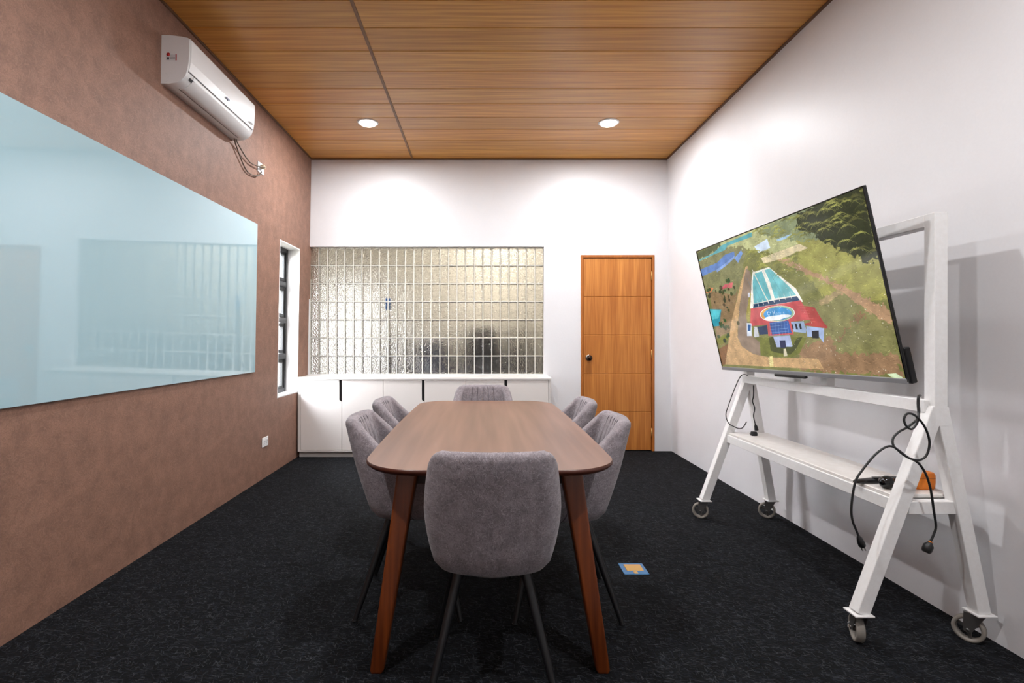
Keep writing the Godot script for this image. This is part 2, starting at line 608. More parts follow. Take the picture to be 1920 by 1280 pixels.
func build_door() -> void:
	var d := thing("door_1", "honey orange wooden door with four horizontal grooves and dark round knob", "door", at(1.457, 0, BACK_Z), "", "structure")
	var hw := 0.395
	var top := 2.1
	var fr := Shape.new()
	fr.box(Vector3(-hw + 0.014, top / 2, -0.025), Vector3(0.028, top, 0.07), 0.003)
	fr.box(Vector3(hw - 0.014, top / 2, -0.025), Vector3(0.028, top, 0.07), 0.003)
	fr.box(Vector3(0, top - 0.014, -0.025), Vector3(2 * hw - 0.056, 0.028, 0.07), 0.003)
	obj("frame", fr, M.door_frame, d)
	var lw := 2 * hw - 0.062
	var h := (top - 0.028 - 0.012) / 5.0
	obj("leaf_core", Shape.new().box(Vector3(0, top / 2 - 0.008, -0.04), Vector3(lw, top - 0.05, 0.03)), M.door_frame, d)
	for i in 5:
		obj("panel", Shape.new().box(Vector3(0, 0.008 + (i + 0.5) * h, -0.016), Vector3(lw, h - 0.001, 0.022), 0.004), M.door, d)
	var kx := -hw + 0.085
	var face := Transform3D(Basis(Vector3.RIGHT, PI / 2), Vector3(kx, 1.0, -0.005))
	var kn := obj("knob", Shape.new().lathe([[0.0, 0.006], [0.014, 0.006], [0.012, 0.03], [0.02, 0.036], [0.029, 0.048], [0.03, 0.058], [0.024, 0.068], [0.0, 0.071]], 20, face), plain(c8(52, 40, 34), 0.2, 0.9), d)
	obj("rose", Shape.new().lathe([[0.0, 0.0], [0.034, 0.0], [0.034, 0.004], [0.026, 0.008], [0.0, 0.008]], 20, face), M.steel_bright, kn)
	for y in [1.88, 1.04, 0.2]:
		obj("hinge", Shape.new().lathe([[0.0, -0.045], [0.006, -0.045], [0.006, 0.045], [0.0, 0.045]], 10, at(hw - 0.03, y, 0.004)).box(Vector3(hw - 0.02, y, 0.006), Vector3(0.016, 0.085, 0.004)), M.brass, d)

func build_next_room() -> void:
	# what stands behind the glass blocks: a second room with a tall bright opening
	var zb := -8.4
	tag(obj("floor_next_room", Shape.new().box(Vector3(0.12, -0.1, -7.1), Vector3(5.44, 0.2, 2.78)), M.dark_grey), "dark floor of the room behind the glass blocks", "floor", "", "structure")
	tag(obj("ceiling_next_room", Shape.new().box(Vector3(0.12, 2.9, -7.1), Vector3(5.44, 0.2, 2.78)), M.beige), "pale ceiling of the room behind the glass blocks", "ceiling", "", "structure")
	var s := Shape.new()
	for r in [[-2.6, -2.26, -0.1, 3.0], [-1.9, 2.8, -0.1, 3.0], [-2.26, -1.9, 2.05, 3.0], [-2.26, -1.9, -0.1, 0.7]]:
		s.box(Vector3((r[0] + r[1]) / 2, (r[2] + r[3]) / 2, zb), Vector3(r[1] - r[0], r[3] - r[2], 0.12))
	s.box(Vector3(-2.34, 1.4, -5.735), Vector3(0.52, 3.0, 0.05))
	s.box(Vector3(2.5, 1.4, -5.735), Vector3(0.7, 3.0, 0.05))
	tag(obj("wall_next_room", s, M.beige), "beige far wall seen through the glass blocks", "wall", "", "structure")
	tag(obj("wall_next_left", Shape.new().box(Vector3(-2.54, 1.4, -7.07), Vector3(0.12, 3.0, 2.7)), M.beige), "beige side wall left of the bright opening behind the glass blocks", "wall", "", "structure")
	tag(obj("wall_next_right", Shape.new().box(Vector3(2.8, 1.4, -7.1), Vector3(0.12, 3.0, 2.78)), M.beige), "beige side wall right of the chairs behind the glass blocks", "wall", "", "structure")
	var w := thing("window_3", "tall bright window of the room behind the glass blocks, its grey pane added to dim the sky", "window", Transform3D(), "", "structure")
	s = Shape.new()
	for k in [-2.245, -1.915]:
		s.box(Vector3(k, 1.375, zb), Vector3(0.03, 1.35, 0.06), 0.003)
	for k in [0.715, 2.035]:
		s.box(Vector3(-2.08, k, zb), Vector3(0.3, 0.03, 0.06), 0.003)
	obj("frame", s, M.window_metal, w)
	obj("pane", Shape.new().box(Vector3(-2.08, 1.375, zb), Vector3(0.3, 1.29, 0.006)), M.tinted, w)  # pane added to dim the sky behind it
	var lamp := OmniLight3D.new()  # extra light added to brighten the next room, housed in an invented lamp
	lamp.name = "next_room_fill_light"
	lamp.position = Vector3(0.2, 2.7, -7.3)
	lamp.light_energy = 3.0
	lamp.light_color = Color(1.0, 0.97, 0.92)
	lamp.light_size = 0.1
	lamp.omni_range = 10.0
	lamp.omni_attenuation = 2.0
	lamp.shadow_enabled = true
	var cl := thing("added_ceiling_lamp", "added round ceiling lamp brightening the room behind the glass blocks", "lamp", at(0.2, 2.8, -7.3))
	obj("base", Shape.new().lathe([[0.0, 0.0], [0.15, 0.0], [0.15, -0.02], [0.0, -0.02]], 24), M.plastic, cl)
	obj("diffuser", Shape.new().lathe([[0.0, -0.02], [0.14, -0.02], [0.13, -0.045], [0.08, -0.06], [0.0, -0.065]], 24), M.lamp, cl)
	cl.add_child(lamp)
	lamp.position = Vector3(0, -0.14, 0)
	# high-backed office chairs, dim through the glass
	var spots := [[0.013, -6.2, 1.34, "black high-backed office chair behind the glass blocks, left of the two tall ones"], [0.475, -6.8, 1.36, "black high-backed office chair behind the glass blocks, nearest their right end"], [-0.57, -6.3, 1.22, "low dark blue office chair behind the middle of the glass blocks"]]
	for q in spots.size():
		var p = spots[q]
		var ch := thing("office_chair", p[3], "office chair", at(p[0], 0, p[1]), "office chairs behind the glass blocks")
		var cloth: Material = M.office_blue if q == 2 else M.dark_grey
		var bk := []
		for k in 9:
			var t := k / 8.0
			var y: float = 0.52 + t * (p[2] - 0.52)
			var hw := 0.16 + 0.03 * sin(t * PI)
			if k == 0 or k == 8: hw *= 0.8
			bk.append(rounded_rect(hw, 0.035, 0.03, y, 0.14 + 0.04 * t))
		obj("backrest", Shape.new().loft(bk), cloth, ch)
		obj("seat", Shape.new().box(Vector3(0, 0.48, -0.1), Vector3(0.44, 0.08, 0.44), 0.03), cloth, ch)
		obj("column", Shape.new().lathe([[0.0, 0.08], [0.03, 0.08], [0.03, 0.44], [0.0, 0.44]], 12, at(0, 0, -0.08)), M.black, ch)
		var ba := Shape.new()
		for k in 5:
			var g := TAU * k / 5
			ba.beam(Vector3(0, 0.07, -0.08), Vector3(cos(g) * 0.26, 0.04, -0.08 + sin(g) * 0.26), 0.03, 0.04, Vector3.UP)
			ba.lathe([[0.0, -0.02], [0.03, -0.02], [0.03, 0.02], [0.0, 0.02]], 10, Transform3D(Basis(Vector3.RIGHT, PI / 2), Vector3(cos(g) * 0.26, 0.03, -0.08 + sin(g) * 0.26)))
		obj("base", ba, M.black, ch)
	var ds := thing("low_cabinet", "dark blue low cabinet seen through the bottom of the glass blocks", "cabinet", at(-0.2, 0, -7.6))
	obj("body", Shape.new().box(Vector3(0, 0.49, 0), Vector3(2.3, 0.94, 0.4), 0.004), M.office_blue, ds)
	obj("top", Shape.new().box(Vector3(0, 0.975, 0), Vector3(2.34, 0.03, 0.44), 0.004), M.dark_grey, ds)
	obj("plinth", Shape.new().box(Vector3(0, 0.01, 0), Vector3(2.26, 0.02, 0.36)), M.dark_grey, ds)
	for k in 4:
		obj("door", Shape.new().box(Vector3(-0.861 + k * 0.574, 0.49, 0.209), Vector3(0.566, 0.92, 0.018), 0.003), M.office_blue, ds)
	var po := thing("mop_handle", "upright dark pole with a bright blue cap behind the glass blocks", "pole", Transform3D(Basis(Vector3.RIGHT, 0.079), Vector3(-1.02, 0, -5.835)))
	obj("pole", Shape.new().lathe([[0.0, 0.0], [0.013, 0.0], [0.013, 1.52], [0.0, 1.52]], 10), M.office_blue, po)
	obj("cap", Shape.new().box(Vector3(0, 1.585, 0), Vector3(0.05, 0.13, 0.04), 0.008), M.bright_blue, po)
	obj("foot", Shape.new().box(Vector3(0, 0.03, 0), Vector3(0.26, 0.06, 0.06), 0.01), M.office_blue, po)

func rounded_rect(hx: float, hz: float, r: float, y: float, zc := 0.0, xc := 0.0, n := 5) -> Array:
	var out := []
	r = minf(r, minf(hx, hz) * 0.98)
	for q in 4:
		var cx: float = [1, -1, -1, 1][q] * (hx - r)
		var cz: float = [1, 1, -1, -1][q] * (hz - r)
		for k in n + 1:
			var g := (q + float(k) / n) * PI / 2
			out.append(Vector3(xc + cx + cos(g) * r, y, zc + cz + sin(g) * r))
	return out

func downlight(x: float, z: float, which: String) -> void:
	var words := {"left": "round white downlight in the short planks near the back wall", "right": "round white downlight near the white right wall and back wall", "middle": "round downlight in the middle of the plank ceiling above the table", "rear left": "round downlight above the camera near the brown wall", "rear right": "round downlight above the camera near the white right wall"}
	var d := thing("downlight", words[which], "downlight", at(x, CEILING_Y, z), "ceiling downlights")
	obj("rim", Shape.new().lathe([[0.072, 0.0], [0.092, 0.0], [0.092, -0.003], [0.084, -0.008], [0.074, -0.006], [0.072, 0.0]], 32), M.plastic, d)
	obj("lens", Shape.new().lathe([[0.0, -0.001], [0.076, -0.001], [0.076, -0.006], [0.066, -0.018], [0.04, -0.027], [0.0, -0.03]], 32), M.lamp, d)
	var l := AreaLight3D.new()
	l.name = "light"
	l.area_size = Vector2(0.09, 0.09)
	l.light_energy = 3.9
	l.light_color = Color(0.985, 0.99, 1.0)
	l.rotation_degrees.x = -90
	l.position.y = -0.033
	l.area_range = 14.0
	l.shadow_enabled = true
	d.add_child(l)

func build_cabinets() -> void:
	var front := -5.28
	var back := BACK_Z
	var x0 := -1.83
	var dw := 0.4175
	var words := ["white two-door cabinet beside the brown wall", "white two-door cabinet in the middle of the row", "white two-door cabinet at the right end of the row"]
	var top := 0.79
	for u in 3:
		var xa := x0 + u * 2 * dw
		var c := thing("cabinet", words[u], "cabinet", at(xa, 0, front), "row of white cabinets")
		var depth := front - back
		var w := 2 * dw
		var body := Shape.new()
		var lx := -0.028 if u == 0 else 0.001
		var rx := w + (0.02 if u == 2 else -0.001)
		body.box(Vector3((lx + rx) / 2, (0.062 + top) / 2, -0.022 - (depth - 0.024) / 2), Vector3(rx - lx, top - 0.062, depth - 0.024))
		if u == 0:
			body.box(Vector3(-0.015, (0.062 + top) / 2, -0.011), Vector3(0.026, top - 0.062, 0.022), 0.001)
		if u == 2:
			body.box(Vector3(w + 0.011, (0.062 + top) / 2, -0.011), Vector3(0.018, top - 0.062, 0.022), 0.001)
		obj("body", body, M.cabinet_edge, c)
		obj("bottom_rail", Shape.new().box(Vector3((lx + rx) / 2, 0.07, -0.011), Vector3(rx - lx, 0.016, 0.02), 0.001), M.cabinet_edge, c)
		obj("toe_kick", Shape.new().box(Vector3((lx + rx) / 2, 0.031, -0.06), Vector3(rx - lx, 0.062, 0.02)), M.cabinet_edge, c)
		var g := 0.0016
		var yb := 0.081
		var yt := top - 0.006
		var nw := 0.026
		var nh := 0.2
		obj("door", Shape.new().prism([Vector2(g, yb), Vector2(dw - g, yb), Vector2(dw - g, yt - nh - 0.02), Vector2(dw - g - nw, yt - nh), Vector2(dw - g - nw, yt), Vector2(g, yt)], -0.019, 0.0), M.cabinet, c)
		obj("door", Shape.new().box(Vector3(1.5 * dw, (yb + yt) / 2, -0.0095), Vector3(dw - 2 * g, yt - yb, 0.019), 0.0008), M.cabinet, c)
		obj("finger_pull", Shape.new().box(Vector3(dw - g - nw / 2, yt - nh / 2 - 0.01, -0.0195), Vector3(nw + 0.002, nh + 0.02, 0.004)), M.black, c)
		obj("door_gap_shade", Shape.new().box(Vector3(w / 2, (yb + yt) / 2, -0.0212), Vector3(w - 0.002, yt - yb, 0.0012)), M.gap, c)  # dark sheet that paints the shade in the gaps around the doors
	var t := obj("countertop", Shape.new().box(Vector3(-0.577, top + 0.0125, (front + back) / 2 + 0.004), Vector3(2.562, 0.025, front - back + 0.012), 0.003), M.countertop)
	tag(t, "long thin white countertop over the row of cabinets", "countertop")

func build_table() -> void:
	var t := thing("conference_table", "walnut brown meeting table with rounded corners and tapered splayed legs", "table", at(0.03, 0, -2.81))
	var outline := func(grow: float, y: float) -> Array:
		var ring := []
		for p in rounded_rect(0.478 + grow, 1.02 + grow, 0.2 + grow, y, 0.0, 0.0, 12):
			ring.append(p)
		var full := []
		for i in ring.size():
			var a: Vector3 = ring[i]
			var b: Vector3 = ring[(i + 1) % ring.size()]
			var n := 10 if a.distance_to(b) > 0.3 else 1
			for k in n:
				var p := a.lerp(b, float(k) / n)
				p.x *= 1.0 - 0.035 * pow(p.z / 1.02, 2.0)
				p.z *= 1.0 - 0.012 * pow(p.x / 0.478, 2.0)
				full.append(p)
		return full
	obj("tabletop", Shape.new().loft([outline.call(-0.0035, 0.742), outline.call(-0.0035, 0.75)], false), M.table, t)
	obj("tabletop_edge", Shape.new().loft([outline.call(-0.0032, 0.7495), outline.call(0.0, 0.746), outline.call(0.0, 0.738), outline.call(-0.012, 0.728), outline.call(-0.05, 0.722)]), M.table_edge, t)
	var ap := Shape.new()
	ap.box(Vector3(0, 0.685, 0.80), Vector3(0.58, 0.075, 0.024), 0.002)
	ap.box(Vector3(0, 0.685, -0.80), Vector3(0.58, 0.075, 0.024), 0.002)
	for k in [-1, 1]:
		ap.box(Vector3(k * 0.3, 0.685, 0), Vector3(0.024, 0.075, 1.6), 0.002)
	obj("apron", ap, M.apron, t)
	for sx in [-1, 1]:
		for sz in [-1, 1]:
			var rings := []
			for q in [[0.0, 0.019], [0.012, 0.025], [0.25, 0.029], [0.5, 0.034], [0.722, 0.040]]:
				var f: float = q[0] / 0.722
				rings.append(rounded_rect(q[1], q[1] * 1.05, q[1] * 0.28, q[0], sz * lerpf(0.915, 0.82, f), sx * lerpf(0.408, 0.305, f), 3))
			obj("leg", Shape.new().loft(rings), M.leg_wood, t)

# ---------------------------------------------------------------- chairs
func chair_shell() -> Array:
	# the plan of the shell: right arm, back, left arm; y is set by the profile
	var H := func(fwd: float) -> float:
		var pts := [[0.0, 0.852], [0.035, 0.851], [0.06, 0.843], [0.09, 0.81], [0.13, 0.755], [0.18, 0.7], [0.25, 0.66], [0.35, 0.64], [0.47, 0.63]]
		for i in pts.size() - 1:
			if fwd <= pts[i + 1][0]:
				var f: float = (fwd - pts[i][0]) / (pts[i + 1][0] - pts[i][0])
				return lerpf(pts[i][1], pts[i + 1][1], clampf(f, 0.0, 1.0))
		return 0.63
	var half := func(t: float) -> float:
		if t < 0.55:
			return lerpf(0.19, 0.228, sin(t / 0.55 * PI / 2))
		return lerpf(0.228, 0.2, pow((t - 0.55) / 0.45, 1.4))
	var plan := []   # [side -1/0/1, along]: arms are given by the way forward, corners by an angle, the back by -1..1
	for k in 9: plan.append(["arm", 1.0, 1.0 - k / 8.0])
	for k in range(1, 8): plan.append(["corner", 1.0, k / 8.0])
	for k in 49: plan.append(["back", 1.0 - k / 24.0, 0.0])
	for k in range(7, 0, -1): plan.append(["corner", -1.0, k / 8.0])
	for k in 9: plan.append(["arm", -1.0, k / 8.0])
	var rc := 0.088
	var point := func(e: Array, y: float, inset: float) -> Vector3:
		var t := clampf((y - 0.405) / 0.445, 0.0, 1.0)
		var w: float = half.call(t)
		var zb := lerpf(-0.165, -0.295, t)
		if t < 0.12:
			var k := 1.0 - t / 0.12
			zb += 0.03 * k * k
			w -= 0.045 * (1.0 - sqrt(maxf(0.0, 1.0 - k * k)))
		var r := maxf(rc - inset, 0.02)
		if e[0] == "back":
			var bow: float = 0.014 * (1.0 - e[1] * e[1])
			return Vector3(e[1] * (w - rc), y, zb + inset - bow)
		if e[0] == "corner":
			var g: float = e[2] * PI / 2
			# 1 at the arm end turns to the side, 0 to the back
			return Vector3(e[1] * (w - rc + cos(g) * r), y, zb + rc - sin(g) * r)
		var fz: float = lerpf(zb + rc, 0.17, e[2])
		var ww: float = w + (0.028 * e[2] if t > 0.3 else 0.028 * e[2] * t / 0.3)
		return Vector3(e[1] * (ww - inset), y, fz)
	var grid := []
	var thick := 0.06
	for i in plan.size():
		var e: Array = plan[i]
		var fwd := 0.0
		if e[0] == "corner": fwd = rc * (1.0 - sin(e[2] * PI / 2))
		if e[0] == "arm": fwd = rc + 0.36 * e[2]
		var h: float = H.call(fwd)
		var row := []
		var rt := thick / 2
		for k in 11:
			row.append(point.call(e, lerpf(0.405, h - rt, pow(k / 10.0, 1.35)), 0.0))
		for k in range(1, 7):
			var g := PI * k / 6.0
			row.append(point.call(e, h - rt + sin(g) * rt, rt - cos(g) * rt))
		var groove := 0.0
		if e[0] == "back":
			var x: float = fposmod((e[1] * 0.5 + 0.5) * 6.0, 1.0)
			groove = maxf(0.0, 1.0 - minf(x, 1.0 - x) / 0.15) * 0.014 - 0.006
		for k in range(1, 10):
			var f := k / 9.0
			var fade := minf(1.0, f * 5.0)
			row.append(point.call(e, lerpf(h - rt, 0.46, f), thick - groove * fade))
		grid.append(row)
	return grid

func build_chairs() -> void:
	var grid := chair_shell()
	var t := PackedVector3Array()
	var n: int = grid[0].size()
	for i in grid.size() - 1:
		for k in n:
			var k2 := (k + 1) % n
			var a: Vector3 = grid[i][k]
			var b: Vector3 = grid[i + 1][k]
			var c: Vector3 = grid[i + 1][k2]
			var d: Vector3 = grid[i][k2]
			t.append_array([a, b, c, a, c, d])
	# rounded ends of the arms
	for e in [[0, 1, false], [grid.size() - 1, grid.size() - 2, true]]:
		var ring: Array = grid[e[0]]
		var prev := ring
		for q in 3:
			var f := (q + 1) / 3.0
			var next := []
			for k in n:
				var o: Vector3 = ring[k]
				# squeeze towards the middle line between outer and inner face
				var kk := clampi(k, 0, n - 1)
				var j := 0
				if kk <= 10: j = clampi(25 - int(round(kk * 0.9)), 17, n - 1)
				elif kk >= 17: j = clampi(int(round((25 - kk) / 0.9)), 0, 10)
				else: j = clampi(27 - kk, 10, 17)
				var mid: Vector3 = (o + ring[j]) * 0.5
				var p := o.lerp(mid, 1.0 - cos(f * PI / 2))
				p.z = o.z + 0.024 * sin(f * PI / 2)
				p.y = minf(p.y, o.y - 0.02 * (1.0 - cos(f * PI / 2)) * (1.0 if o.y > 0.5 else 0.0))
				next.append(p)
			for k in n:
				var k2 := (k + 1) % n
				var quad := [prev[k], next[k], next[k2], prev[k2]]
				if e[2]:
					t.append_array([quad[0], quad[1], quad[2], quad[0], quad[2], quad[3]])
				else:
					t.append_array([quad[0], quad[2], quad[1], quad[0], quad[3], quad[2]])
			prev = next
	var sh := Shape.new()
	sh.add(t, true)
	var ch := thing("upholstered_chair", "grey fabric chair seen from behind at the near end of the table", "chair", Transform3D(), "grey chairs around the table")
	obj("backrest", sh, M.fabric, ch)
	var seat := []
	for q in [[0.405, 0.12], [0.408, 0.14], [0.425, 0.16], [0.45, 0.175], [0.472, 0.175], [0.486, 0.16], [0.492, 0.11]]:
		var ring := rounded_rect(q[1] + 0.01, q[1] + 0.03, 0.05, q[0], 0.06)
		seat.append(ring)
	obj("seat", Shape.new().loft(seat), M.fabric, ch)
	# piped seams down the outer corners
	for s in [-1, 1]:
		var pts := []
		for k in range(1, 10):
			var row: Array = grid[5 if s > 0 else grid.size() - 6]
			pts.append(row[k])
		obj("seam", Shape.new().tube(pts, 0.0022, 6), plain(c8(96, 88, 93), 0.9), ch)
	var thread := plain(c8(84, 77, 82), 0.9)
	for q in range(1, 6):
		var pts := []
		var row: Array = grid[16 + q * 8]
		for k in range(15, 25):
			pts.append(row[k])
		obj("seam", Shape.new().tube(pts, 0.0022, 5), thread, ch)
	var fr := Shape.new()
	fr.box(Vector3(0, 0.398, 0.02), Vector3(0.22, 0.012, 0.22), 0.003)
	for sx in [-1, 1]:
		fr.beam(Vector3(sx * 0.02, 0.392, 0.02), Vector3(sx * 0.125, 0.39, -0.105), 0.02, 0.02, Vector3.UP)
		fr.beam(Vector3(sx * 0.02, 0.392, 0.02), Vector3(sx * 0.125, 0.39, 0.145), 0.02, 0.02, Vector3.UP)
	obj("under_frame", fr, M.black_metal, ch)
	for sx in [-1, 1]:
		for sz in [-1, 1]:
			var a := Vector3(sx * 0.115, 0.4, 0.02 + sz * 0.115)
			var b := Vector3(sx * 0.215, 0.003, 0.0 + sz * 0.225)
			var lg := obj("leg", Shape.new().tube([a, a.lerp(b, 0.5), b], [0.0165, 0.0145, 0.0105], 12), M.black_metal, ch)
			obj("foot_cap", Shape.new().lathe([[0.0, 0.0], [0.011, 0.0], [0.0125, 0.006], [0.0, 0.008]], 10, at(b.x, 0, b.z)), M.black, lg)
	ch.transform = at(0.036, 0, -1.885, PI)
	copy(ch, "grey fabric chair at the far end of the table before the cabinets", at(0.01, 0, -3.72, 0.0))
	copy(ch, "grey fabric chair left of the table, nearer the camera", at(-0.315, 0, -2.44, PI / 2))
	copy(ch, "grey fabric chair left of the table, nearer the cabinets", at(-0.325, 0, -3.05, PI / 2))
	copy(ch, "grey fabric chair right of the table, nearer the camera", at(0.365, 0, -2.41, -PI / 2))
	copy(ch, "grey fabric chair right of the table, nearer the door", at(0.36, 0, -3.05, -PI / 2))

# ---------------------------------------------------------------- television stand
func castor(parent: Node3D, x: float, z: float, y: float, turn: float, brake: bool) -> void:
	var c := Node3D.new()
	c.name = "castor"
	parent.add_child(c, true)
	c.transform = at(x, 0, z, turn)
	var r := 0.052
	var off := 0.022
	# the wheel turns about the castor's own z axis
	var wx := Transform3D(Basis(Vector3.RIGHT, PI / 2), Vector3(off, r, 0))
	obj("tyre", Shape.new().lathe([[r - 0.013, -0.015], [r - 0.003, -0.015], [r, -0.011], [r, 0.011], [r - 0.003, 0.015], [r - 0.013, 0.015], [r - 0.013, -0.015]], 32, wx), M.tyre, c)
	var hub := Shape.new()
	hub.lathe([[0.0, -0.014], [0.013, -0.014], [0.013, 0.014], [0.0, 0.014]], 16, wx)
	for k in 3:
		var g := TAU * k / 3 + 0.4
		hub.beam(Vector3(off, r, 0), Vector3(off + cos(g) * (r - 0.012), r + sin(g) * (r - 0.012), 0), 0.008, 0.012, Vector3.BACK)
	obj("hub", hub, M.steel, c)
	var fork := Shape.new()
	for s in [-1, 1]:
		fork.prism([Vector2(-0.03, y - 0.006), Vector2(0.034, y - 0.006), Vector2(off + 0.014, r - 0.004), Vector2(off, r - 0.013), Vector2(off - 0.014, r - 0.004)], s * 0.02 - 0.0015, s * 0.02 + 0.0015)
	fork.box(Vector3(0.002, y - 0.005, 0), Vector3(0.066, 0.004, 0.044), 0.001)
	fork.lathe([[0.0, -0.024], [0.006, -0.024], [0.006, 0.024], [0.0, 0.024]], 12, wx)
	obj("fork", fork, M.steel, c)
	if brake:
		obj("brake_lever", Shape.new().box(Vector3(off + 0.03, r + 0.004, 0), Vector3(0.05, 0.006, 0.034), 0.002, Basis(Vector3.BACK, -0.6)).box(Vector3(off + 0.05, r - 0.014, 0), Vector3(0.008, 0.03, 0.03), 0.002, Basis(Vector3.BACK, 0.3)), M.plastic_grey, c)

func build_stand() -> void:
	var st := thing("television_stand", "white steel rolling A-frame stand with a shelf and four castors", "stand", Transform3D())
	var zn := -2.06
	var zf := -3.5
	var plate_y := 0.125
	var apex := Vector3(1.79, 0.885, 0)
	for z in [zn, zf]:
		var foot_x := 1.487 if z == zn else 1.49
		var rear_x := 1.962 if z == zn else 1.935
		var near: bool = z == zn
		var turn_f := 0.35 + PI / 2 if near else PI
		obj("post", Shape.new().box(Vector3(apex.x, (0.86 + 1.695) / 2, z), Vector3(0.051, 1.695 - 0.86, 0.051), 0.002), M.stand, st)
		var side := Vector3(0, 0, 1)
		obj("leg", Shape.new().beam(Vector3(foot_x, plate_y, z), Vector3(apex.x - 0.008, 0.93, z), 0.05, 0.05, Vector3.RIGHT), M.stand, st)
		obj("leg", Shape.new().beam(Vector3(rear_x, plate_y, z), Vector3(apex.x + 0.006, 0.93, z), 0.05, 0.05, Vector3.RIGHT), M.stand, st)
		obj("foot_plate", Shape.new().box(Vector3(foot_x, plate_y - 0.002, z), Vector3(0.074, 0.006, 0.074), 0.001), M.stand, st)
		obj("foot_plate", Shape.new().box(Vector3(rear_x, plate_y - 0.002, z), Vector3(0.074, 0.006, 0.074), 0.001), M.stand, st)
		castor(st, foot_x, z, plate_y, 1.25 if near else 2.7, near)
		castor(st, rear_x - (0.012 if near else 0.0), z, plate_y, 2.2 if near else 2.6, false)
	# rails between the two frames
	obj("top_rail", Shape.new().box(Vector3(apex.x, 1.67, (zn + zf) / 2), Vector3(0.05, 0.05, zn - zf - 0.05), 0.002), M.stand, st)
	obj("cross_rail", Shape.new().box(Vector3(apex.x - 0.02, 0.935, (zn + zf) / 2), Vector3(0.05, 0.05, zn - zf + 0.0), 0.002), M.stand, st)
	# shelf at half height: two rails, two ends and a board
	var ys := 0.564
	for x in [1.652, 1.882]:
		obj("shelf_rail", Shape.new().box(Vector3(x, ys - 0.025, (zn + zf) / 2), Vector3(0.04, 0.05, zn - zf - 0.04), 0.002), M.stand, st)
	for z in [zn - 0.005, zf + 0.005]:
		obj("shelf_end", Shape.new().box(Vector3(1.767, ys - 0.025, z), Vector3(0.19, 0.05, 0.04), 0.002), M.stand, st)
	obj("shelf_board", Shape.new().box(Vector3(1.765, ys + 0.008, (zn + zf) / 2), Vector3(0.25, 0.016, zn - zf - 0.06), 0.003), M.shelf, st)
	# uprights and tilting arms that carry the screen
	for z in [-2.70, -2.98]:
		obj("mount_upright", Shape.new().box(Vector3(apex.x - 0.002, 1.302, z), Vector3(0.04, 0.686, 0.05), 0.002), M.stand, st)
		obj("mount_arm", Shape.new().beam(Vector3(1.775, 1.33, z), Vector3(1.67, 1.33, z), 0.04, 0.03, Vector3.UP), M.steel, st)
		obj("mount_arm", Shape.new().beam(Vector3(1.775, 1.56, z), Vector3(1.625, 1.56, z), 0.04, 0.03, Vector3.UP), M.steel, st)

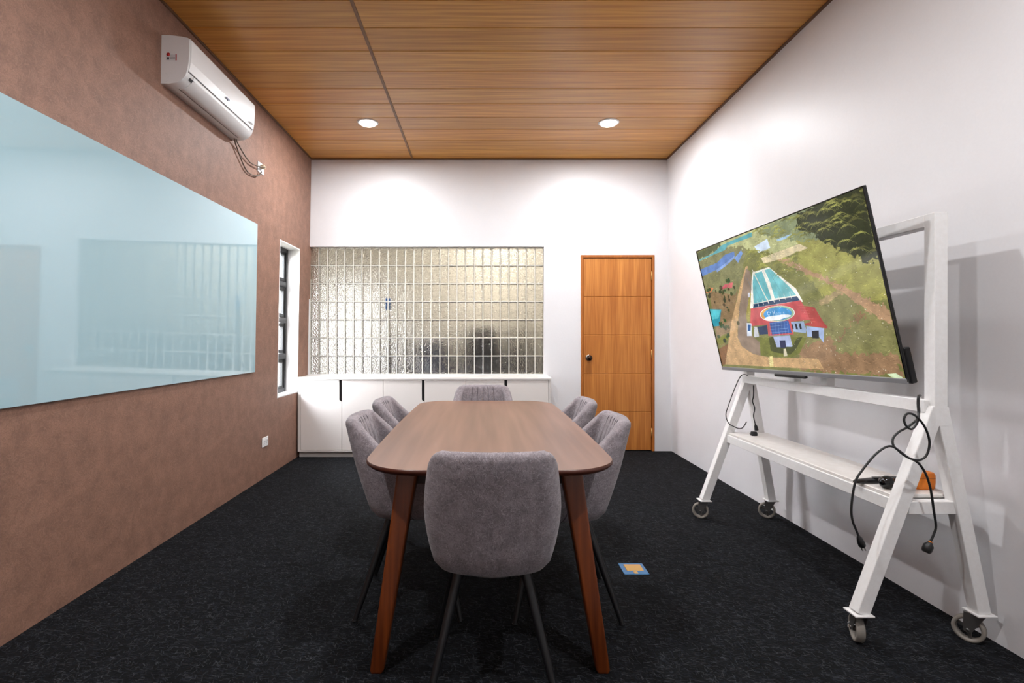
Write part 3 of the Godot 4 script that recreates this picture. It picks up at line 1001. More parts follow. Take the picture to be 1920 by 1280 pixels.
# ---------------------------------------------------------------- television
func television_picture() -> ImageTexture:
	var w := 1280
	var h := 720
	var im := Image.create(w, h, false, Image.FORMAT_RGB8)
	im.fill(c8(118, 118, 62))
	var rng := RandomNumberGenerator.new()
	rng.seed = 7
	for i in PICTURE.size():
		var e = PICTURE[i]
		paint(im, e[3], c8(e[0], e[1], e[2]))
		if i == 10:   # the edges of fields and trees are ragged; what people built is drawn after that
			var wx := noise(15, 0.03, 3)
			var wy := noise(16, 0.03, 3)
			var flat: Image = im.duplicate()
			for y in h:
				for x in w:
					im.set_pixel(x, y, flat.get_pixel(clampi(x + int(26.0 * wx.get_noise_2d(x, y)), 0, w - 1), clampi(y + int(22.0 * wy.get_noise_2d(x, y)), 0, h - 1)))
			for k in [5, 6]:
				paint(im, PICTURE[k][3], c8(PICTURE[k][0], PICTURE[k][1], PICTURE[k][2]))
	# lane lines and lane ropes of the two pools
	for k in range(1, 4):
		line(im, Vector2(0.321 + k * 0.03, 0.315), Vector2(0.352 + k * 0.027, 0.49), 1, c8(44, 112, 150))
	line(im, Vector2(0.400, 0.27), Vector2(0.456, 0.52), 5, c8(222, 214, 196))
	for k in range(1, 3):
		line(im, Vector2(0.428 + k * 0.03, 0.27), Vector2(0.475 + k * 0.036, 0.47), 1, c8(48, 120, 156))
	for k in 9:
		line(im, Vector2(0.352 + k * 0.034, 0.50 - k * 0.004), Vector2(0.354 + k * 0.034, 0.535 - k * 0.004), 3, c8(220, 214, 204))
	# the round sign on the red roof
	var c := Vector2(0.489, 0.60)
	disc(im, c, 0.106, 0.055, c8(236, 232, 226))
	disc(im, c, 0.101, 0.0515, c8(214, 150, 60))
	disc(im, c + Vector2(0.012, 0.0), 0.089, 0.0515, c8(140, 176, 140))
	disc(im, c + Vector2(0.003, 0.001), 0.085, 0.045, c8(52, 140, 204))
	disc(im, c + Vector2(-0.02, 0.028), 0.062, 0.017, c8(232, 236, 240))
	disc(im, c + Vector2(0.03, 0.022), 0.05, 0.012, c8(226, 232, 238))
	var ink := c8(246, 248, 250)
	# C' Henus, and a small letter below
	letter(im, c + Vector2(-0.056, -0.006), 0.015, 0.026, ["0.9,0.2 0.5,0.0 0.1,0.25 0.1,0.75 0.5,1.0 0.9,0.8"], ink, 2)
	letter(im, c + Vector2(-0.038, -0.012), 0.004, 0.008, ["0.5,0 0.3,1"], ink, 2)
	letter(im, c + Vector2(-0.022, -0.006), 0.014, 0.028, ["0.1,0 0.1,1", "0.9,0 0.9,1", "0.1,0.5 0.9,0.5"], ink, 2)
	letter(im, c + Vector2(-0.004, 0.002), 0.010, 0.018, ["0.1,0.5 0.9,0.5 0.8,0.1 0.3,0.05 0.05,0.5 0.3,0.95 0.9,0.9"], ink, 1)
	letter(im, c + Vector2(0.010, 0.002), 0.010, 0.018, ["0.1,1 0.1,0.1", "0.1,0.3 0.6,0.05 0.9,0.35 0.9,1"], ink, 1)
	letter(im, c + Vector2(0.024, 0.002), 0.010, 0.018, ["0.1,0.05 0.1,0.7 0.4,1 0.9,0.7 0.9,0.05", "0.9,0.5 0.9,1"], ink, 1)
	letter(im, c + Vector2(0.038, 0.002), 0.010, 0.018, ["0.9,0.1 0.3,0.05 0.2,0.4 0.8,0.6 0.8,0.95 0.1,0.95"], ink, 1)
	letter(im, c + Vector2(0.004, 0.028), 0.008, 0.014, ["0.1,0 0.1,1", "0.9,0 0.1,0.5 0.9,1"], ink, 1)
	letter(im, c + Vector2(0.02, -0.034), 0.014, 0.012, ["0,0.2 0.4,0.6 1,0", "0.4,0.6 0.5,1"], ink, 1)
	# cells of the solar panels, ribs of the wing roof
	var s0 := Vector2(0.436, 0.665)
	for k in 7:
		var f := k / 6.0
		line(im, Vector2(0.432, 0.663).lerp(Vector2(0.541, 0.660), f), Vector2(0.421, 0.752).lerp(Vector2(0.534, 0.748), f), 1, c8(150, 186, 226))
	for k in 5:
		var f := k / 4.0
		line(im, Vector2(0.432, 0.663).lerp(Vector2(0.421, 0.752), f), Vector2(0.541, 0.660).lerp(Vector2(0.534, 0.748), f), 1, c8(150, 186, 226))
	for k in 7:
		line(im, Vector2(0.618 + k * 0.006, 0.56 + k * 0.018), Vector2(0.652 + k * 0.006, 0.565 + k * 0.018), 1, c8(216, 116, 104))
	# painted bars on the road
	for k in 5:
		line(im, Vector2(0.374, 0.918 + k * 0.013), Vector2(0.398, 0.906 + k * 0.013), 2, c8(232, 220, 160))
	# palm crowns
	for k in 170:
		var p := Vector2(rng.randf_range(0.4, 0.995), rng.randf_range(0.0, 0.36))
		var q := im.get_pixel(int(p.x * (w - 1)), int(p.y * (h - 1)))
		if q.g > 0.54:
			continue
		var tone := rng.randf_range(0.5, 1.5) if q.g < 0.35 else rng.randf_range(0.85, 1.5)
		for b in 11:
			var g := PI * 0.1 + b * PI * 0.08 + rng.randf_range(-0.1, 0.1)
			var len := rng.randf_range(0.025, 0.06)
			var a := p
			var d := Vector2(cos(g) * (1.0 if b % 2 else 1.2), -sin(g) * 0.6)
			for n in 5:
				var e2 := a + d * len / 5.0 * Vector2(0.5625, 1.0) * 1.4
				d += Vector2(0, 0.32)
				line(im, a, e2, 2 if n < 2 else 1, Color(0.44 * tone, 0.44 * tone, 0.2 * tone))
				a = e2
	# scrub, grass and dirt: short strokes that vary the ground, and scattered pale bits
	for k in 9000:
		var p := Vector2(rng.randf(), rng.randf())
		var x := int(p.x * (w - 1))
		var y := int(p.y * (h - 1))
		var q := im.get_pixel(x, y)
		if q.b > q.g * 0.8 or q.r > q.g * 1.5 or absf(q.r - q.g) > 0.24:
			continue
		var f := rng.randf_range(0.62, 1.4)
		line(im, p, p + Vector2(rng.randf_range(-0.012, 0.012), rng.randf_range(-0.008, 0.008)), 1, Color(q.r * f, q.g * f, q.b * f))
	for k in 90:
		var p := Vector2(rng.randf_range(0.55, 1.0), rng.randf_range(0.3, 1.0))
		line(im, p, p + Vector2(0.002, 0.001), 2, c8(226, 220, 196))
	for k in 60:
		var p := Vector2(rng.randf_range(0.02, 0.26), rng.randf_range(0.3, 0.8))
		var q := im.get_pixel(int(p.x * (w - 1)), int(p.y * (h - 1)))
		if q.b < 0.35:
			disc(im, p, rng.randf_range(0.005, 0.014), rng.randf_range(0.008, 0.02), c8(rng.randf_range(44, 84), rng.randf_range(60, 92), 40))
	var n := noise(5, 0.012, 4)
	for y in h:
		for x in w:
			var q := im.get_pixel(x, y)
			var f := 1.0 + 0.16 * n.get_noise_2d(x, y)
			var grey := (q.r + q.g + q.b) / 3.0
			q = q.lerp(Color(grey, grey, grey), 0.14)
			im.set_pixel(x, y, Color(q.r * f, q.g * f, q.b * f))
	return ImageTexture.create_from_image(im)

func paint(im: Image, flat: Array, col: Color) -> void:
	var w := im.get_width()
	var h := im.get_height()
	var pts := PackedVector2Array()
	var lo := Vector2(9, 9)
	var hi := Vector2(-9, -9)
	for i in range(0, flat.size(), 2):
		var p := Vector2(flat[i] * w, flat[i + 1] * h)
		pts.append(p)
		lo = p if i == 0 else lo.min(p)
		hi = p if i == 0 else hi.max(p)
	for y in range(maxi(int(lo.y), 0), mini(int(hi.y) + 1, h)):
		var cuts := []
		for i in pts.size():
			var a := pts[i]
			var b := pts[(i + 1) % pts.size()]
			if (a.y <= y + 0.5) != (b.y <= y + 0.5):
				cuts.append(a.x + (y + 0.5 - a.y) / (b.y - a.y) * (b.x - a.x))
		cuts.sort()
		for i in range(0, cuts.size() - 1, 2):
			var x0 := clampi(int(cuts[i]), 0, w)
			var x1 := clampi(int(cuts[i + 1]), 0, w)
			if x1 > x0:
				im.fill_rect(Rect2i(x0, y, x1 - x0, 1), col)

func line(im: Image, a: Vector2, b: Vector2, thick: int, col: Color) -> void:
	var size := Vector2(im.get_width(), im.get_height())
	var p := a * size
	var q := b * size
	var n := int(p.distance_to(q)) + 1
	for k in n + 1:
		var s := p.lerp(q, float(k) / n)
		im.fill_rect(Rect2i(int(s.x) - thick / 2, int(s.y) - thick / 2, thick, thick), col)

func disc(im: Image, c: Vector2, rx: float, ry: float, col: Color) -> void:
	var flat := []
	for k in 36:
		flat.append(c.x + cos(TAU * k / 36) * rx)
		flat.append(c.y + sin(TAU * k / 36) * ry)
	paint(im, flat, col)

func letter(im: Image, at_: Vector2, lw: float, lh: float, paths: Array, col: Color, thick: int) -> void:
	for path in paths:
		var prev = null
		for word in path.split(" "):
			var xy: PackedStringArray = word.split(",")
			var p := at_ + Vector2(float(xy[0]) * lw, (float(xy[1]) - 0.5) * lh)
			if prev != null:
				line(im, prev, p, thick, col)
			prev = p

func build_television() -> void:
	var nb := Vector3(1.741, 1.018, -2.13)
	var fb := Vector3(1.652, 0.992, -3.577)
	var u := (nb - fb).normalized()
	var up := Vector3(-0.18, 0.81, 0.0)
	var n := u.cross(up).normalized()
	up = n.cross(u).normalized()
	# local x runs along the screen from the viewer's left, y up the screen, z out of it
	var fr := Transform3D(Basis(u, up, n), (nb + fb) * 0.5)
	var t := thing("television", "large flat television tilted down, showing an aerial view of pools", "television", fr)
	var W := 1.45
	var H := 0.83
	var bz := 0.006
	obj("housing", Shape.new().box(Vector3(0, H / 2, -0.006), Vector3(W, H, 0.010), 0.002).box(Vector3(0, 0.2, -0.034), Vector3(1.2, 0.36, 0.034), 0.008), M.black, t)
	var bez := Shape.new()
	bez.box(Vector3(0, H - bz / 2, 0.002), Vector3(W, bz, 0.006), 0.001)
	for s in [-1, 1]:
		bez.box(Vector3(s * (W / 2 - bz / 2), H / 2, 0.002), Vector3(bz, H - 2 * bz, 0.006), 0.001)
	obj("bezel", bez, M.black_gloss, t)
	obj("bottom_strip", Shape.new().box(Vector3(0, 0.011, 0.002), Vector3(W, 0.022, 0.01), 0.002), plain(c8(150, 150, 152), 0.35, 0.3), t)
	obj("sensor", Shape.new().box(Vector3(-0.02, -0.007, 0.0), Vector3(0.26, 0.016, 0.02), 0.004), M.black, t)
	# side rim, thicker towards the foot of the set
	obj("rear_cover", Shape.new().box(Vector3(0, 0.07, -0.03), Vector3(W - 0.004, 0.15, 0.028), 0.004), M.black, t)
	var st := SurfaceTool.new()
	st.begin(Mesh.PRIMITIVE_TRIANGLES)
	var x0 := -W / 2 + bz
	var x1 := W / 2 - bz
	var y0 := 0.022
	var y1 := H - bz
	for v in [[x0, y0, 0, 1], [x1, y1, 1, 0], [x1, y0, 1, 1], [x0, y0, 0, 1], [x0, y1, 0, 0], [x1, y1, 1, 0]]:
		st.set_uv(Vector2(v[2], v[3]))
		st.set_normal(Vector3(0, 0, 1))
		st.add_vertex(Vector3(v[0], v[1], 0.0012))
	st.generate_tangents()
	var pic := plain(c8(10, 10, 10), 0.07)
	pic.emission_enabled = true
	pic.emission_texture = television_picture()
	pic.emission = Color(0, 0, 0)
	pic.emission_energy_multiplier = 1.2
	var scr := mesh_node("screen", st.commit(), pic, t)
	scr.set_meta("label", "lit screen with an aerial photograph of a red-roofed building beside pools")
	var l := AreaLight3D.new()
	l.name = "screen_light"
	l.area_size = Vector2(W * 0.96, H * 0.94)
	l.light_energy = 0.05
	l.light_color = c8(190, 186, 140)
	l.position = Vector3(0, H / 2, 0.012)
	l.rotation.y = PI
	l.area_range = 10.0
	l.shadow_enabled = true
	t.add_child(l)

func build_glass_board() -> void:
	var b := thing("glass_board", "large pale blue glass writing board on the brown wall", "glass board", left_frame)
	var z1 := -4.262
	var z0 := -1.822
	obj("backing", Shape.new().box(Vector3(0.003, 1.535, (z0 + z1) / 2), Vector3(0.006, 1.196, z0 - z1 - 0.006)), M.board_edge, b)
	obj("glass", Shape.new().box(Vector3(0.0105, 1.535, (z0 + z1) / 2), Vector3(0.009, 1.206, z0 - z1), 0.001), M.board, b)

func build_air_conditioner() -> void:
	var fr := left_frame * Transform3D(Basis(), Vector3(0, 2.66, 0))
	var a := thing("air_conditioner", "white wall-mounted split air conditioner high on the brown wall", "air conditioner", fr)
	var zn := -2.985
	var zf := -3.845
	var prof := [Vector2(0, 0.0), Vector2(0.05, 0.0), Vector2(0.088, 0.006), Vector2(0.118, 0.022), Vector2(0.14, 0.048), Vector2(0.152, 0.085), Vector2(0.158, 0.13), Vector2(0.16, 0.2), Vector2(0.16, 0.252), Vector2(0.152, 0.262), Vector2(0.11, 0.27), Vector2(0.05, 0.276), Vector2(0, 0.276)]
	obj("body", Shape.new().prism(prof, zf + 0.008, zn - 0.008, Transform3D(), true), M.plastic, a)
	for z in [zn - 0.004, zf + 0.004]:
		obj("end_cap", Shape.new().prism(prof, z - 0.0045, z + 0.0045), M.plastic, a)
	# front panel: a thin shell over the upper front
	var outer := []
	var inner := []
	for p in [Vector2(0.1475, 0.077), Vector2(0.157, 0.13), Vector2(0.1595, 0.2), Vector2(0.1595, 0.25), Vector2(0.151, 0.262), Vector2(0.11, 0.271)]:
		outer.append(p + Vector2(0.006, 0.001))
		inner.push_front(p)
	obj("front_panel", Shape.new().prism(outer + inner, zf + 0.012, zn - 0.012), M.plastic, a)
	outer = []
	inner = []
	for p in [Vector2(0.066, 0.0015), Vector2(0.09, 0.0065), Vector2(0.119, 0.0225), Vector2(0.14, 0.048), Vector2(0.148, 0.0715)]:
		outer.append(p + Vector2(0.0035, -0.0025))
		inner.push_front(p + Vector2(-0.004, 0.004))
	obj("louver", Shape.new().prism(outer + inner, zf + 0.06, zn - 0.07, Transform3D(), true), M.plastic, a)
	obj("louver_gap_shade", Shape.new().prism([Vector2(0.063, 0.0), Vector2(0.0675, 0.0008), Vector2(0.066, 0.006), Vector2(0.063, 0.004)], zf + 0.06, zn - 0.07), M.gap, a)  # dark strip standing in for the shade in the louver gap
	obj("panel_gap_shade", Shape.new().prism([Vector2(0.1490, 0.0725), Vector2(0.1505, 0.0785), Vector2(0.146, 0.079), Vector2(0.144, 0.073)], zf + 0.012, zn - 0.012), M.gap, a)  # shaded groove below the front panel, painted as a dark strip
	# badges and the sticker on the near end
	obj("badge", Shape.new().box(Vector3(0.1660, 0.118, -3.43), Vector3(0.001, 0.012, 0.05)), M.logo, a)
	obj("badge", Shape.new().box(Vector3(0.1655, 0.105, -3.78), Vector3(0.001, 0.006, 0.06)), M.gap, a)
	obj("badge", Shape.new().box(Vector3(0.1405, 0.045, -3.045), Vector3(0.002, 0.016, 0.045), 0.0, Basis(Vector3.BACK, -0.7)), M.gap, a)
	var zs := zn + 0.0008
	var stk := obj("sticker", Shape.new().box(Vector3(0.058, 0.150, zs), Vector3(0.062, 0.036, 0.0006)), M.plastic_grey, a)
	obj("red_dot", Shape.new().lathe([[0.0, 0.0], [0.0105, 0.0], [0.0105, 0.001], [0.0, 0.001]], 20, Transform3D(Basis(Vector3.RIGHT, PI / 2), Vector3(0.041, 0.166, zs + 0.0004))), M.red, stk)
	obj("red_bar", Shape.new().box(Vector3(0.086, 0.150, zs + 0.0006), Vector3(0.006, 0.036, 0.0006)), M.red, stk)
	obj("code_mark", Shape.new().box(Vector3(0.04, 0.143, zs + 0.0006), Vector3(0.012, 0.014, 0.0006)), M.gap, stk)
	for k in 3:
		obj("text_line", Shape.new().box(Vector3(0.065, 0.142 + k * 0.008, zs + 0.0006), Vector3(0.03, 0.0015, 0.0005)), M.gap, stk)
	# knock-out for pipes
	var arc := []
	for k in 13:
		var g := -PI / 2 + PI * k / 12.0 * 0.9
		arc.append(Vector3(0.016 + cos(g) * 0.03, 0.034 + sin(g) * 0.026, zn + 0.0006))
	obj("knock_out_line", Shape.new().tube(arc, 0.0008, 5), M.plastic_grey, a)

func build_small_things() -> void:
	# socket high on the brown wall, with the plug and the leads of the air conditioner
	var so := thing("wall_socket", "white square socket with plug below the air conditioner", "socket", left_frame * Transform3D(Basis(), Vector3(0, 2.615, -4.33)), "wall sockets")
	obj("plate", Shape.new().box(Vector3(0.004, 0, 0), Vector3(0.008, 0.085, 0.12), 0.003), M.plastic, so)
	obj("insert", Shape.new().box(Vector3(0.0085, 0, 0), Vector3(0.003, 0.05, 0.07), 0.001), M.plastic_grey, so)
	obj("plug", Shape.new().box(Vector3(0.026, 0.008, 0.01), Vector3(0.034, 0.034, 0.036), 0.008), plain(c8(206, 190, 160), 0.5), so)
	var ld := thing("air_conditioner_lead", "two thin grey leads looping from air conditioner to socket", "cable", left_frame)
	var lead := plain(c8(96, 80, 66), 0.55)
	obj("lead", Shape.new().tube(spline([Vector3(0.04, 2.66, -3.82), Vector3(0.03, 2.645, -3.87), Vector3(0.02, 2.60, -4.02), Vector3(0.02, 2.585, -4.12), Vector3(0.03, 2.60, -4.24), Vector3(0.045, 2.62, -4.315)]), 0.005, 8), lead, ld)
	obj("lead", Shape.new().tube(spline([Vector3(0.035, 2.66, -3.80), Vector3(0.02, 2.63, -3.86), Vector3(0.014, 2.53, -4.0), Vector3(0.014, 2.50, -4.1), Vector3(0.02, 2.525, -4.24), Vector3(0.022, 2.575, -4.30)]), 0.005, 8), lead, ld)
	# socket near the floor
	so = thing("wall_socket", "white double socket low on the brown wall below the narrow window", "socket", left_frame * Transform3D(Basis(), Vector3(0, 0.315, -4.51)), "wall sockets")
	obj("plate", Shape.new().box(Vector3(0.004, 0, 0), Vector3(0.008, 0.082, 0.122), 0.003), M.plastic, so)
	for s in [-1, 1]:
		var ins := obj("outlet", Shape.new().box(Vector3(0.0085, 0, s * 0.024), Vector3(0.004, 0.05, 0.04), 0.0015), M.plastic, so)
		for q in [-1, 1]:
			obj("slot", Shape.new().box(Vector3(0.0105, 0.004, s * 0.024 + q * 0.008), Vector3(0.0012, 0.014, 0.003)), M.gap, ins)
		obj("slot", Shape.new().box(Vector3(0.0105, -0.014, s * 0.024), Vector3(0.0012, 0.005, 0.006)), M.gap, ins)
	# floor box
	var fb := thing("floor_socket", "flat floor box with blue film and brass lid set in the carpet", "floor box", at(0.792, 0, -2.725, 0.0))
	obj("frame", Shape.new().box(Vector3(0, 0.002, 0), Vector3(0.128, 0.006, 0.128), 0.002), M.blue_film, fb)
	obj("lid", Shape.new().box(Vector3(0.002, 0.0055, -0.008), Vector3(0.088, 0.004, 0.074), 0.0015), M.brass, fb)
	obj("catch", Shape.new().box(Vector3(-0.002, 0.0055, 0.048), Vector3(0.02, 0.003, 0.026), 0.001), M.brass, fb)

	# things on the shelf of the stand
	var sy := 0.58
	var ob := thing("orange_box", "rounded orange plastic box at the near end of the stand shelf", "box", at(1.832, sy, -2.19))
	var rings := []
	for q in [[0.0, 0.036], [0.005, 0.04], [0.03, 0.0415], [0.06, 0.041], [0.068, 0.038]]:
		rings.append(rounded_rect(q[1], q[1] * 1.1, 0.018, q[0], 0.0, 0.0, 4))
	obj("body", Shape.new().loft(rings), M.orange, ob)
	obj("lid_line", Shape.new().loft([rounded_rect(0.0418, 0.0459, 0.018, 0.046, 0, 0, 4), rounded_rect(0.0418, 0.0459, 0.018, 0.048, 0, 0, 4)]), plain(c8(170, 88, 12), 0.5), ob)
	var mic := thing("microphone", "black microphone lying on the stand shelf beside the orange box", "microphone", Transform3D(Basis(Vector3.UP, 0.06) * Basis(Vector3.BACK, PI / 2), Vector3(1.745, sy + 0.026, -2.175)))
	obj("handle", Shape.new().lathe([[0.0, -0.04], [0.02, -0.04], [0.023, -0.03], [0.019, 0.0], [0.016, 0.04], [0.0, 0.04]], 18), M.black, mic)
	obj("head", Shape.new().lathe([[0.0, 0.036], [0.02, 0.038], [0.026, 0.052], [0.0265, 0.066], [0.021, 0.082], [0.011, 0.09], [0.0, 0.092]], 20), M.black_gloss, mic)
	var rem := thing("remote_control", "long glossy black remote control lying on the stand shelf", "remote control", at(1.735, sy, -2.262, 0.05))
	rings = []
	for q in [[-0.125, 0.010, 0.004], [-0.115, 0.017, 0.006], [-0.04, 0.022, 0.009], [0.06, 0.024, 0.011], [0.115, 0.020, 0.009], [0.125, 0.013, 0.006]]:
		var ring := []
		for p in rounded_rect(q[1], q[2], 0.005, 0.0, 0.0, 0.0, 3):
			ring.append(Vector3(q[0], p.z + q[2], p.x))
		rings.append(ring)
	obj("body", Shape.new().loft(rings), M.black_gloss, rem)
	obj("keypad", Shape.new().box(Vector3(0.02, 0.0215, 0.0), Vector3(0.12, 0.002, 0.026), 0.001), M.black, rem)
	var ad := thing("power_adapter", "small black adapter at the far end of the stand shelf", "adapter", at(1.75, sy, -3.36))
	obj("body", Shape.new().loft([rounded_rect(0.018, 0.014, 0.006, 0.0, 0, 0, 3), rounded_rect(0.019, 0.015, 0.006, 0.012, 0, 0, 3), rounded_rect(0.015, 0.012, 0.006, 0.026, 0, 0, 3)]), M.black, ad)
	obj("pin", Shape.new().box(Vector3(-0.022, 0.012, 0), Vector3(0.01, 0.004, 0.006)), M.steel_bright, ad)

	# knotted power cord hung on the near end of the cross rail
	var cord := thing("extension_cord", "knotted black power cord hanging from the near end of the stand", "cord", Transform3D())
	var one := []
	for p in KNOT_ONE:
		one.append(Vector3(p[0], p[1], p[2]))
	var two := []
	for p in KNOT_TWO:
		two.append(Vector3(p[0], p[1], p[2]))
	obj("cable", Shape.new().tube(spline(one, 6), 0.0042, 8), M.black, cord)
	obj("cable", Shape.new().tube(spline(two, 6), 0.0042, 8), M.black, cord)
	var e1: Vector3 = one[-1]
	var d1 := (e1 - (one[-2] as Vector3)).normalized()
	var pl := obj("plug", Shape.new().tube([e1 - d1 * 0.004, e1 + d1 * 0.006, e1 + d1 * 0.02, e1 + d1 * 0.036, e1 + d1 * 0.042], [0.005, 0.0095, 0.0125, 0.0125, 0.008], 10), M.black, cord)
	for s in [-1, 1]:
		obj("prong", Shape.new().beam(e1 + d1 * 0.04 + Vector3(s * 0.006, 0, 0), e1 + d1 * 0.056 + Vector3(s * 0.006, 0, 0), 0.0015, 0.005, Vector3.RIGHT, 0.0), M.steel_bright, pl)
	var e2: Vector3 = two[-1]
	var d2 := (e2 - (two[-2] as Vector3)).normalized()
	pl = obj("plug", Shape.new().tube([e2 - d2 * 0.004, e2 + d2 * 0.004, e2 + d2 * 0.014, e2 + d2 * 0.034, e2 + d2 * 0.042], [0.005, 0.01, 0.0165, 0.0165, 0.012], 10), M.black, cord)
	obj("yellow_ring", Shape.new().tube([e2 - d2 * 0.004, e2 + d2 * 0.003], 0.0072, 10), M.orange, pl)

	# thin lead of the screen at the far end of the stand
	var thin := thing("screen_lead", "thin black lead hanging at the far end of the stand", "cable", Transform3D())
	var l1 := []
	for p in [[1.752, 0.960, -3.440], [1.731, 0.967, -3.440], [1.714, 0.959, -3.450], [1.695, 0.919, -3.460], [1.666, 0.849, -3.460], [1.638, 0.771, -3.460], [1.617, 0.700, -3.460], [1.630, 0.646, -3.450], [1.657, 0.626, -3.440], [1.687, 0.614, -3.430], [1.710, 0.622, -3.420], [1.729, 0.662, -3.410]]:
		l1.append(Vector3(p[0], p[1], p[2]))
	obj("lead", Shape.new().tube(spline(l1, 5), 0.0032, 6), M.black, thin)
	var l2 := []
	for p in [[1.769, 0.900, -3.400], [1.769, 0.831, -3.400], [1.762, 0.796, -3.400], [1.776, 0.751, -3.400], [1.769, 0.699, -3.400], [1.780, 0.647, -3.400]]:
		l2.append(Vector3(p[0], p[1], p[2]))
	obj("lead", Shape.new().tube(spline(l2, 5), 0.0036, 6), M.black, thin)
	obj("plug", Shape.new().tube([l2[-1], l2[-1] + Vector3(0.004, -0.015, 0), l2[-1] + Vector3(0.008, -0.04, 0)], [0.005, 0.011, 0.013], 8), M.black, thin)

# where the knotted cord runs and what the screen shows (fractions of its width and height)
const KNOT_ONE := [[1.707, 0.981, -2.035], [1.667, 0.981, -1.995], [1.661, 0.955, -1.990], [1.659, 0.924, -1.985], [1.651, 0.903, -1.975], [1.642, 0.877, -1.975], [1.624, 0.860, -1.975], [1.604, 0.873, -1.975], [1.596, 0.897, -1.975], [1.606, 0.917, -1.975], [1.628, 0.917, -1.975], [1.644, 0.900, -1.965], [1.670, 0.862, -1.965], [1.684, 0.812, -1.965], [1.674, 0.766, -1.965], [1.648, 0.746, -1.965], [1.614, 0.750, -1.965], [1.582, 0.768, -1.965], [1.550, 0.794, -1.965], [1.520, 0.794, -1.965], [1.478, 0.764, -1.965], [1.430, 0.706, -1.965], [1.406, 0.666, -1.965], [1.394, 0.605, -1.965], [1.390, 0.551, -1.965], [1.396, 0.513, -1.965], [1.408, 0.483, -1.965], [1.418, 0.457, -1.965]]
const KNOT_TWO := [[1.714, 0.980, -2.041], [1.674, 0.981, -2.001], [1.668, 0.955, -1.996], [1.666, 0.923, -1.991], [1.657, 0.894, -1.990], [1.620, 0.864, -1.990], [1.588, 0.846, -1.990], [1.566, 0.821, -1.990], [1.563, 0.794, -1.982], [1.590, 0.772, -1.982], [1.616, 0.752, -1.982], [1.638, 0.742, -1.982], [1.662, 0.724, -1.982], [1.687, 0.683, -1.982], [1.703, 0.629, -1.982], [1.715, 0.548, -1.982], [1.723, 0.491, -1.982], [1.715, 0.461, -1.982], [1.701, 0.430, -1.982]]
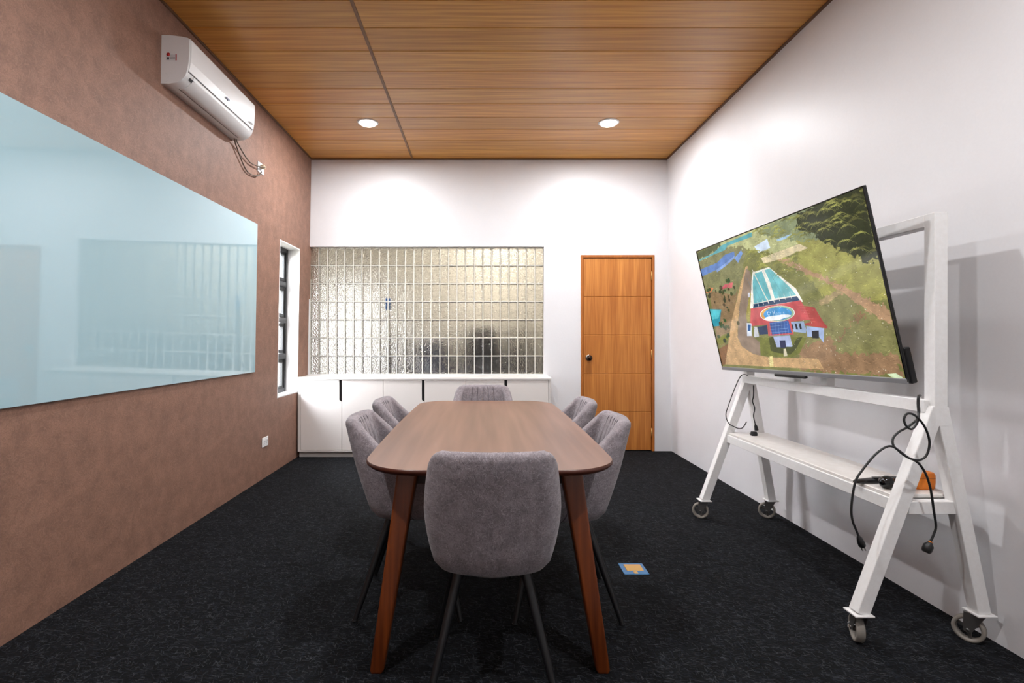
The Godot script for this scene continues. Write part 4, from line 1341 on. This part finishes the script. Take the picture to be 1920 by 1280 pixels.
const PICTURE := [
	[170, 172, 116, [-0.014, 0.005, 0.945, -0.032, 0.911, 0.182, 0.599, 0.230, 0.391, 0.107, -0.071, 0.251]],  # grass_far
	[148, 144, 70, [0.698, 0.125, 0.799, 0.188, 0.887, 0.295, 0.952, 0.377, 1.004, 0.379, 1.004, 0.590, 0.760, 0.547, 0.666, 0.310]],  # field
	[128, 124, 74, [0.650, 0.557, 0.849, 0.519, 1.003, 0.712, 0.987, 0.974, 0.699, 0.992, 0.604, 0.824]],  # scrub
	[146, 112, 80, [0.574, 0.845, 0.693, 0.790, 0.747, 0.767, 0.763, 0.875, 0.860, 0.869, 0.995, 0.881, 0.988, 0.987, 0.699, 0.992, 0.548, 0.987]],  # dirt
	[140, 108, 74, [0.768, 0.797, 0.894, 0.634, 0.912, 0.659, 0.838, 0.715, 0.781, 0.807]],  # dirtpatch
	[172, 134, 98, [0.555, 0.241, 0.596, 0.232, 0.803, 0.452, 0.848, 0.481, 0.908, 0.559, 0.997, 0.644, 0.994, 0.720, 0.952, 0.672, 0.888, 0.587, 0.798, 0.460]],  # road
	[160, 138, 96, [0.724, 0.559, 0.823, 0.502, 0.842, 0.518, 0.732, 0.581]],  # track
	[122, 132, 94, [0.473, 0.007, 0.774, -0.004, 0.944, -0.023, 0.907, 0.211, 0.720, 0.180, 0.570, 0.097, 0.501, 0.044]],  # trees_far
	[42, 48, 22, [0.720, 0.003, 0.998, -0.006, 0.998, 0.377, 0.952, 0.377, 0.887, 0.295, 0.841, 0.252, 0.782, 0.160, 0.702, 0.104]],  # palms
	[84, 92, 56, [-0.014, 0.005, 0.224, -0.004, 0.218, 0.023, 0.139, 0.058, -0.012, 0.074]],  # trees_left
	[126, 124, 80, [-0.005, 0.084, 0.265, 0.047, 0.369, 0.085, 0.379, 0.130, 0.297, 0.373, 0.239, 0.453, -0.015, 0.407]],  # scrub_left
	[82, 160, 168, [-0.012, 0.074, 0.139, 0.058, 0.218, 0.023, 0.271, 0.018, 0.454, 0.012, 0.445, 0.041, 0.351, 0.041, 0.267, 0.041, 0.239, 0.067, 0.145, 0.071, -0.006, 0.082]],  # teal
	[84, 120, 186, [-0.002, 0.153, 0.153, 0.141, 0.232, 0.100, 0.304, 0.100, 0.301, 0.131, 0.226, 0.163, 0.134, 0.195, -0.008, 0.215]],  # blue
	[118, 150, 208, [0.134, 0.195, 0.226, 0.163, 0.301, 0.131, 0.294, 0.149, 0.222, 0.184, 0.137, 0.215]],  # blue2
	[112, 150, 214, [0.294, 0.149, 0.354, 0.107, 0.360, 0.133, 0.314, 0.190]],  # blue3
	[196, 212, 232, [0.446, 0.113, 0.533, 0.090, 0.539, 0.155, 0.463, 0.164]],  # wbuild
	[150, 186, 214, [0.583, 0.115, 0.668, 0.110, 0.671, 0.129, 0.588, 0.129]],  # farpool
	[206, 188, 146, [0.471, 0.203, 0.696, 0.185, 0.733, 0.224, 0.575, 0.246, 0.480, 0.245]],  # sandpatch
	[138, 110, 74, [0.031, 0.347, 0.240, 0.421, 0.274, 0.373, 0.221, 0.510, 0.127, 0.714, 0.059, 0.815, 0.002, 0.814]],  # houses_dirt
	[214, 120, 70, [-0.006, 0.363, 0.038, 0.318, 0.080, 0.331, 0.047, 0.360]],  # roof_orange
	[198, 74, 88, [0.129, 0.358, 0.177, 0.324, 0.209, 0.328, 0.185, 0.355]],  # roof_pink
	[206, 96, 98, [0.193, 0.359, 0.214, 0.320, 0.244, 0.324, 0.227, 0.364]],  # roof_pink2
	[28, 146, 168, [-0.001, 0.500, 0.103, 0.517, 0.053, 0.651, -0.002, 0.651]],  # teal_house
	[70, 184, 196, [0.002, 0.504, 0.098, 0.521, 0.060, 0.588, -0.007, 0.591]],  # teal_house2
	[120, 120, 48, [0.006, 0.760, 0.078, 0.724, 0.127, 0.714, 0.101, 0.777, 0.038, 0.814, 0.003, 0.807]],  # scrub_low
	[128, 86, 50, [0.002, 0.847, 0.095, 0.803, 0.030, 0.980, 0.000, 0.988]],  # dirt_low
	[190, 150, 102, [0.288, 0.364, 0.362, 0.229, 0.378, 0.234, 0.318, 0.347, 0.251, 0.515, 0.212, 0.645, 0.184, 0.755, 0.205, 0.830, 0.277, 0.887, 0.381, 0.908, 0.617, 0.907, 0.662, 0.911, 0.678, 0.976, 0.030, 0.981, 0.095, 0.803, 0.168, 0.616, 0.234, 0.481]],  # tan
	[140, 118, 100, [0.361, 0.246, 0.383, 0.276, 0.380, 0.362, 0.325, 0.544, 0.289, 0.652, 0.303, 0.754, 0.339, 0.796, 0.325, 0.898, 0.277, 0.885, 0.205, 0.830, 0.185, 0.755, 0.214, 0.645, 0.252, 0.515, 0.318, 0.347]],  # drive
	[150, 138, 62, [0.337, 0.452, 0.364, 0.416, 0.311, 0.631, 0.285, 0.640, 0.285, 0.592]],  # kerb
	[112, 116, 46, [0.346, 0.762, 0.590, 0.767, 0.626, 0.774, 0.571, 0.875, 0.517, 0.905, 0.331, 0.896]],  # lawn
	[66, 72, 30, [0.408, 0.764, 0.439, 0.760, 0.445, 0.835, 0.539, 0.831, 0.576, 0.772, 0.606, 0.768, 0.554, 0.849, 0.516, 0.886, 0.447, 0.876, 0.401, 0.860]],  # lawn_dark
	[226, 222, 210, [0.327, 0.541, 0.377, 0.350, 0.395, 0.285, 0.506, 0.277, 0.628, 0.451, 0.650, 0.541]],  # pool_deck
	[98, 176, 184, [0.358, 0.509, 0.382, 0.362, 0.401, 0.298, 0.458, 0.292, 0.470, 0.383, 0.480, 0.498]],  # pool_l
	[104, 182, 188, [0.499, 0.494, 0.494, 0.389, 0.477, 0.290, 0.511, 0.288, 0.600, 0.440, 0.623, 0.495]],  # pool_r
	[26, 58, 96, [0.348, 0.540, 0.353, 0.512, 0.625, 0.501, 0.635, 0.531, 0.501, 0.534]],  # windows_row
	[196, 72, 76, [0.331, 0.542, 0.639, 0.531, 0.667, 0.638, 0.664, 0.660, 0.561, 0.662, 0.561, 0.748, 0.408, 0.752, 0.416, 0.670, 0.313, 0.673, 0.303, 0.653]],  # roof
	[176, 58, 54, [0.651, 0.568, 0.700, 0.586, 0.728, 0.686, 0.742, 0.712, 0.734, 0.720, 0.635, 0.693, 0.629, 0.682, 0.666, 0.675]],  # wing_roof
	[36, 56, 92, [0.348, 0.682, 0.415, 0.675, 0.408, 0.739, 0.351, 0.740]],  # left_wall
	[196, 198, 206, [0.326, 0.679, 0.346, 0.681, 0.346, 0.756, 0.309, 0.759]],  # white_col
	[140, 162, 196, [0.561, 0.664, 0.630, 0.666, 0.635, 0.724, 0.627, 0.744, 0.564, 0.730]],  # mid_wall
	[22, 26, 38, [0.562, 0.680, 0.568, 0.680, 0.568, 0.714, 0.561, 0.715]],  # win1
	[22, 26, 38, [0.580, 0.678, 0.590, 0.678, 0.591, 0.716, 0.581, 0.716]],  # win2
	[22, 26, 38, [0.602, 0.679, 0.612, 0.678, 0.612, 0.717, 0.602, 0.717]],  # win3
	[156, 168, 206, [0.437, 0.757, 0.539, 0.754, 0.540, 0.831, 0.445, 0.835]],  # front_wall
	[32, 38, 78, [0.471, 0.786, 0.506, 0.786, 0.500, 0.838, 0.467, 0.839]],  # front_door
	[152, 172, 214, [0.638, 0.698, 0.723, 0.718, 0.706, 0.810, 0.692, 0.774, 0.631, 0.766]],  # annex
	[24, 26, 36, [0.660, 0.732, 0.695, 0.730, 0.688, 0.779, 0.655, 0.778]],  # annex_door
	[40, 82, 158, [0.434, 0.657, 0.549, 0.653, 0.552, 0.737, 0.433, 0.743]],  # solar
	[208, 216, 230, [0.279, 0.646, 0.312, 0.651, 0.294, 0.748, 0.260, 0.747]],  # car
	[40, 84, 140, [0.283, 0.658, 0.306, 0.660, 0.295, 0.706, 0.271, 0.711]],  # car_glass
	[190, 190, 200, [0.334, 0.423, 0.350, 0.426, 0.342, 0.458, 0.328, 0.456]],  # car2
	[206, 196, 166, [0.484, 0.846, 0.497, 0.845, 0.499, 0.897, 0.475, 0.900]],  # steps
	[214, 196, 120, [0.385, 0.902, 0.406, 0.899, 0.396, 0.977, 0.370, 0.980]],  # stripe
	[196, 214, 172, [0.938, 0.982, 0.970, 0.975, 0.990, 0.995, 0.986, 1.004, 0.955, 1.002]],  # white_bits
]
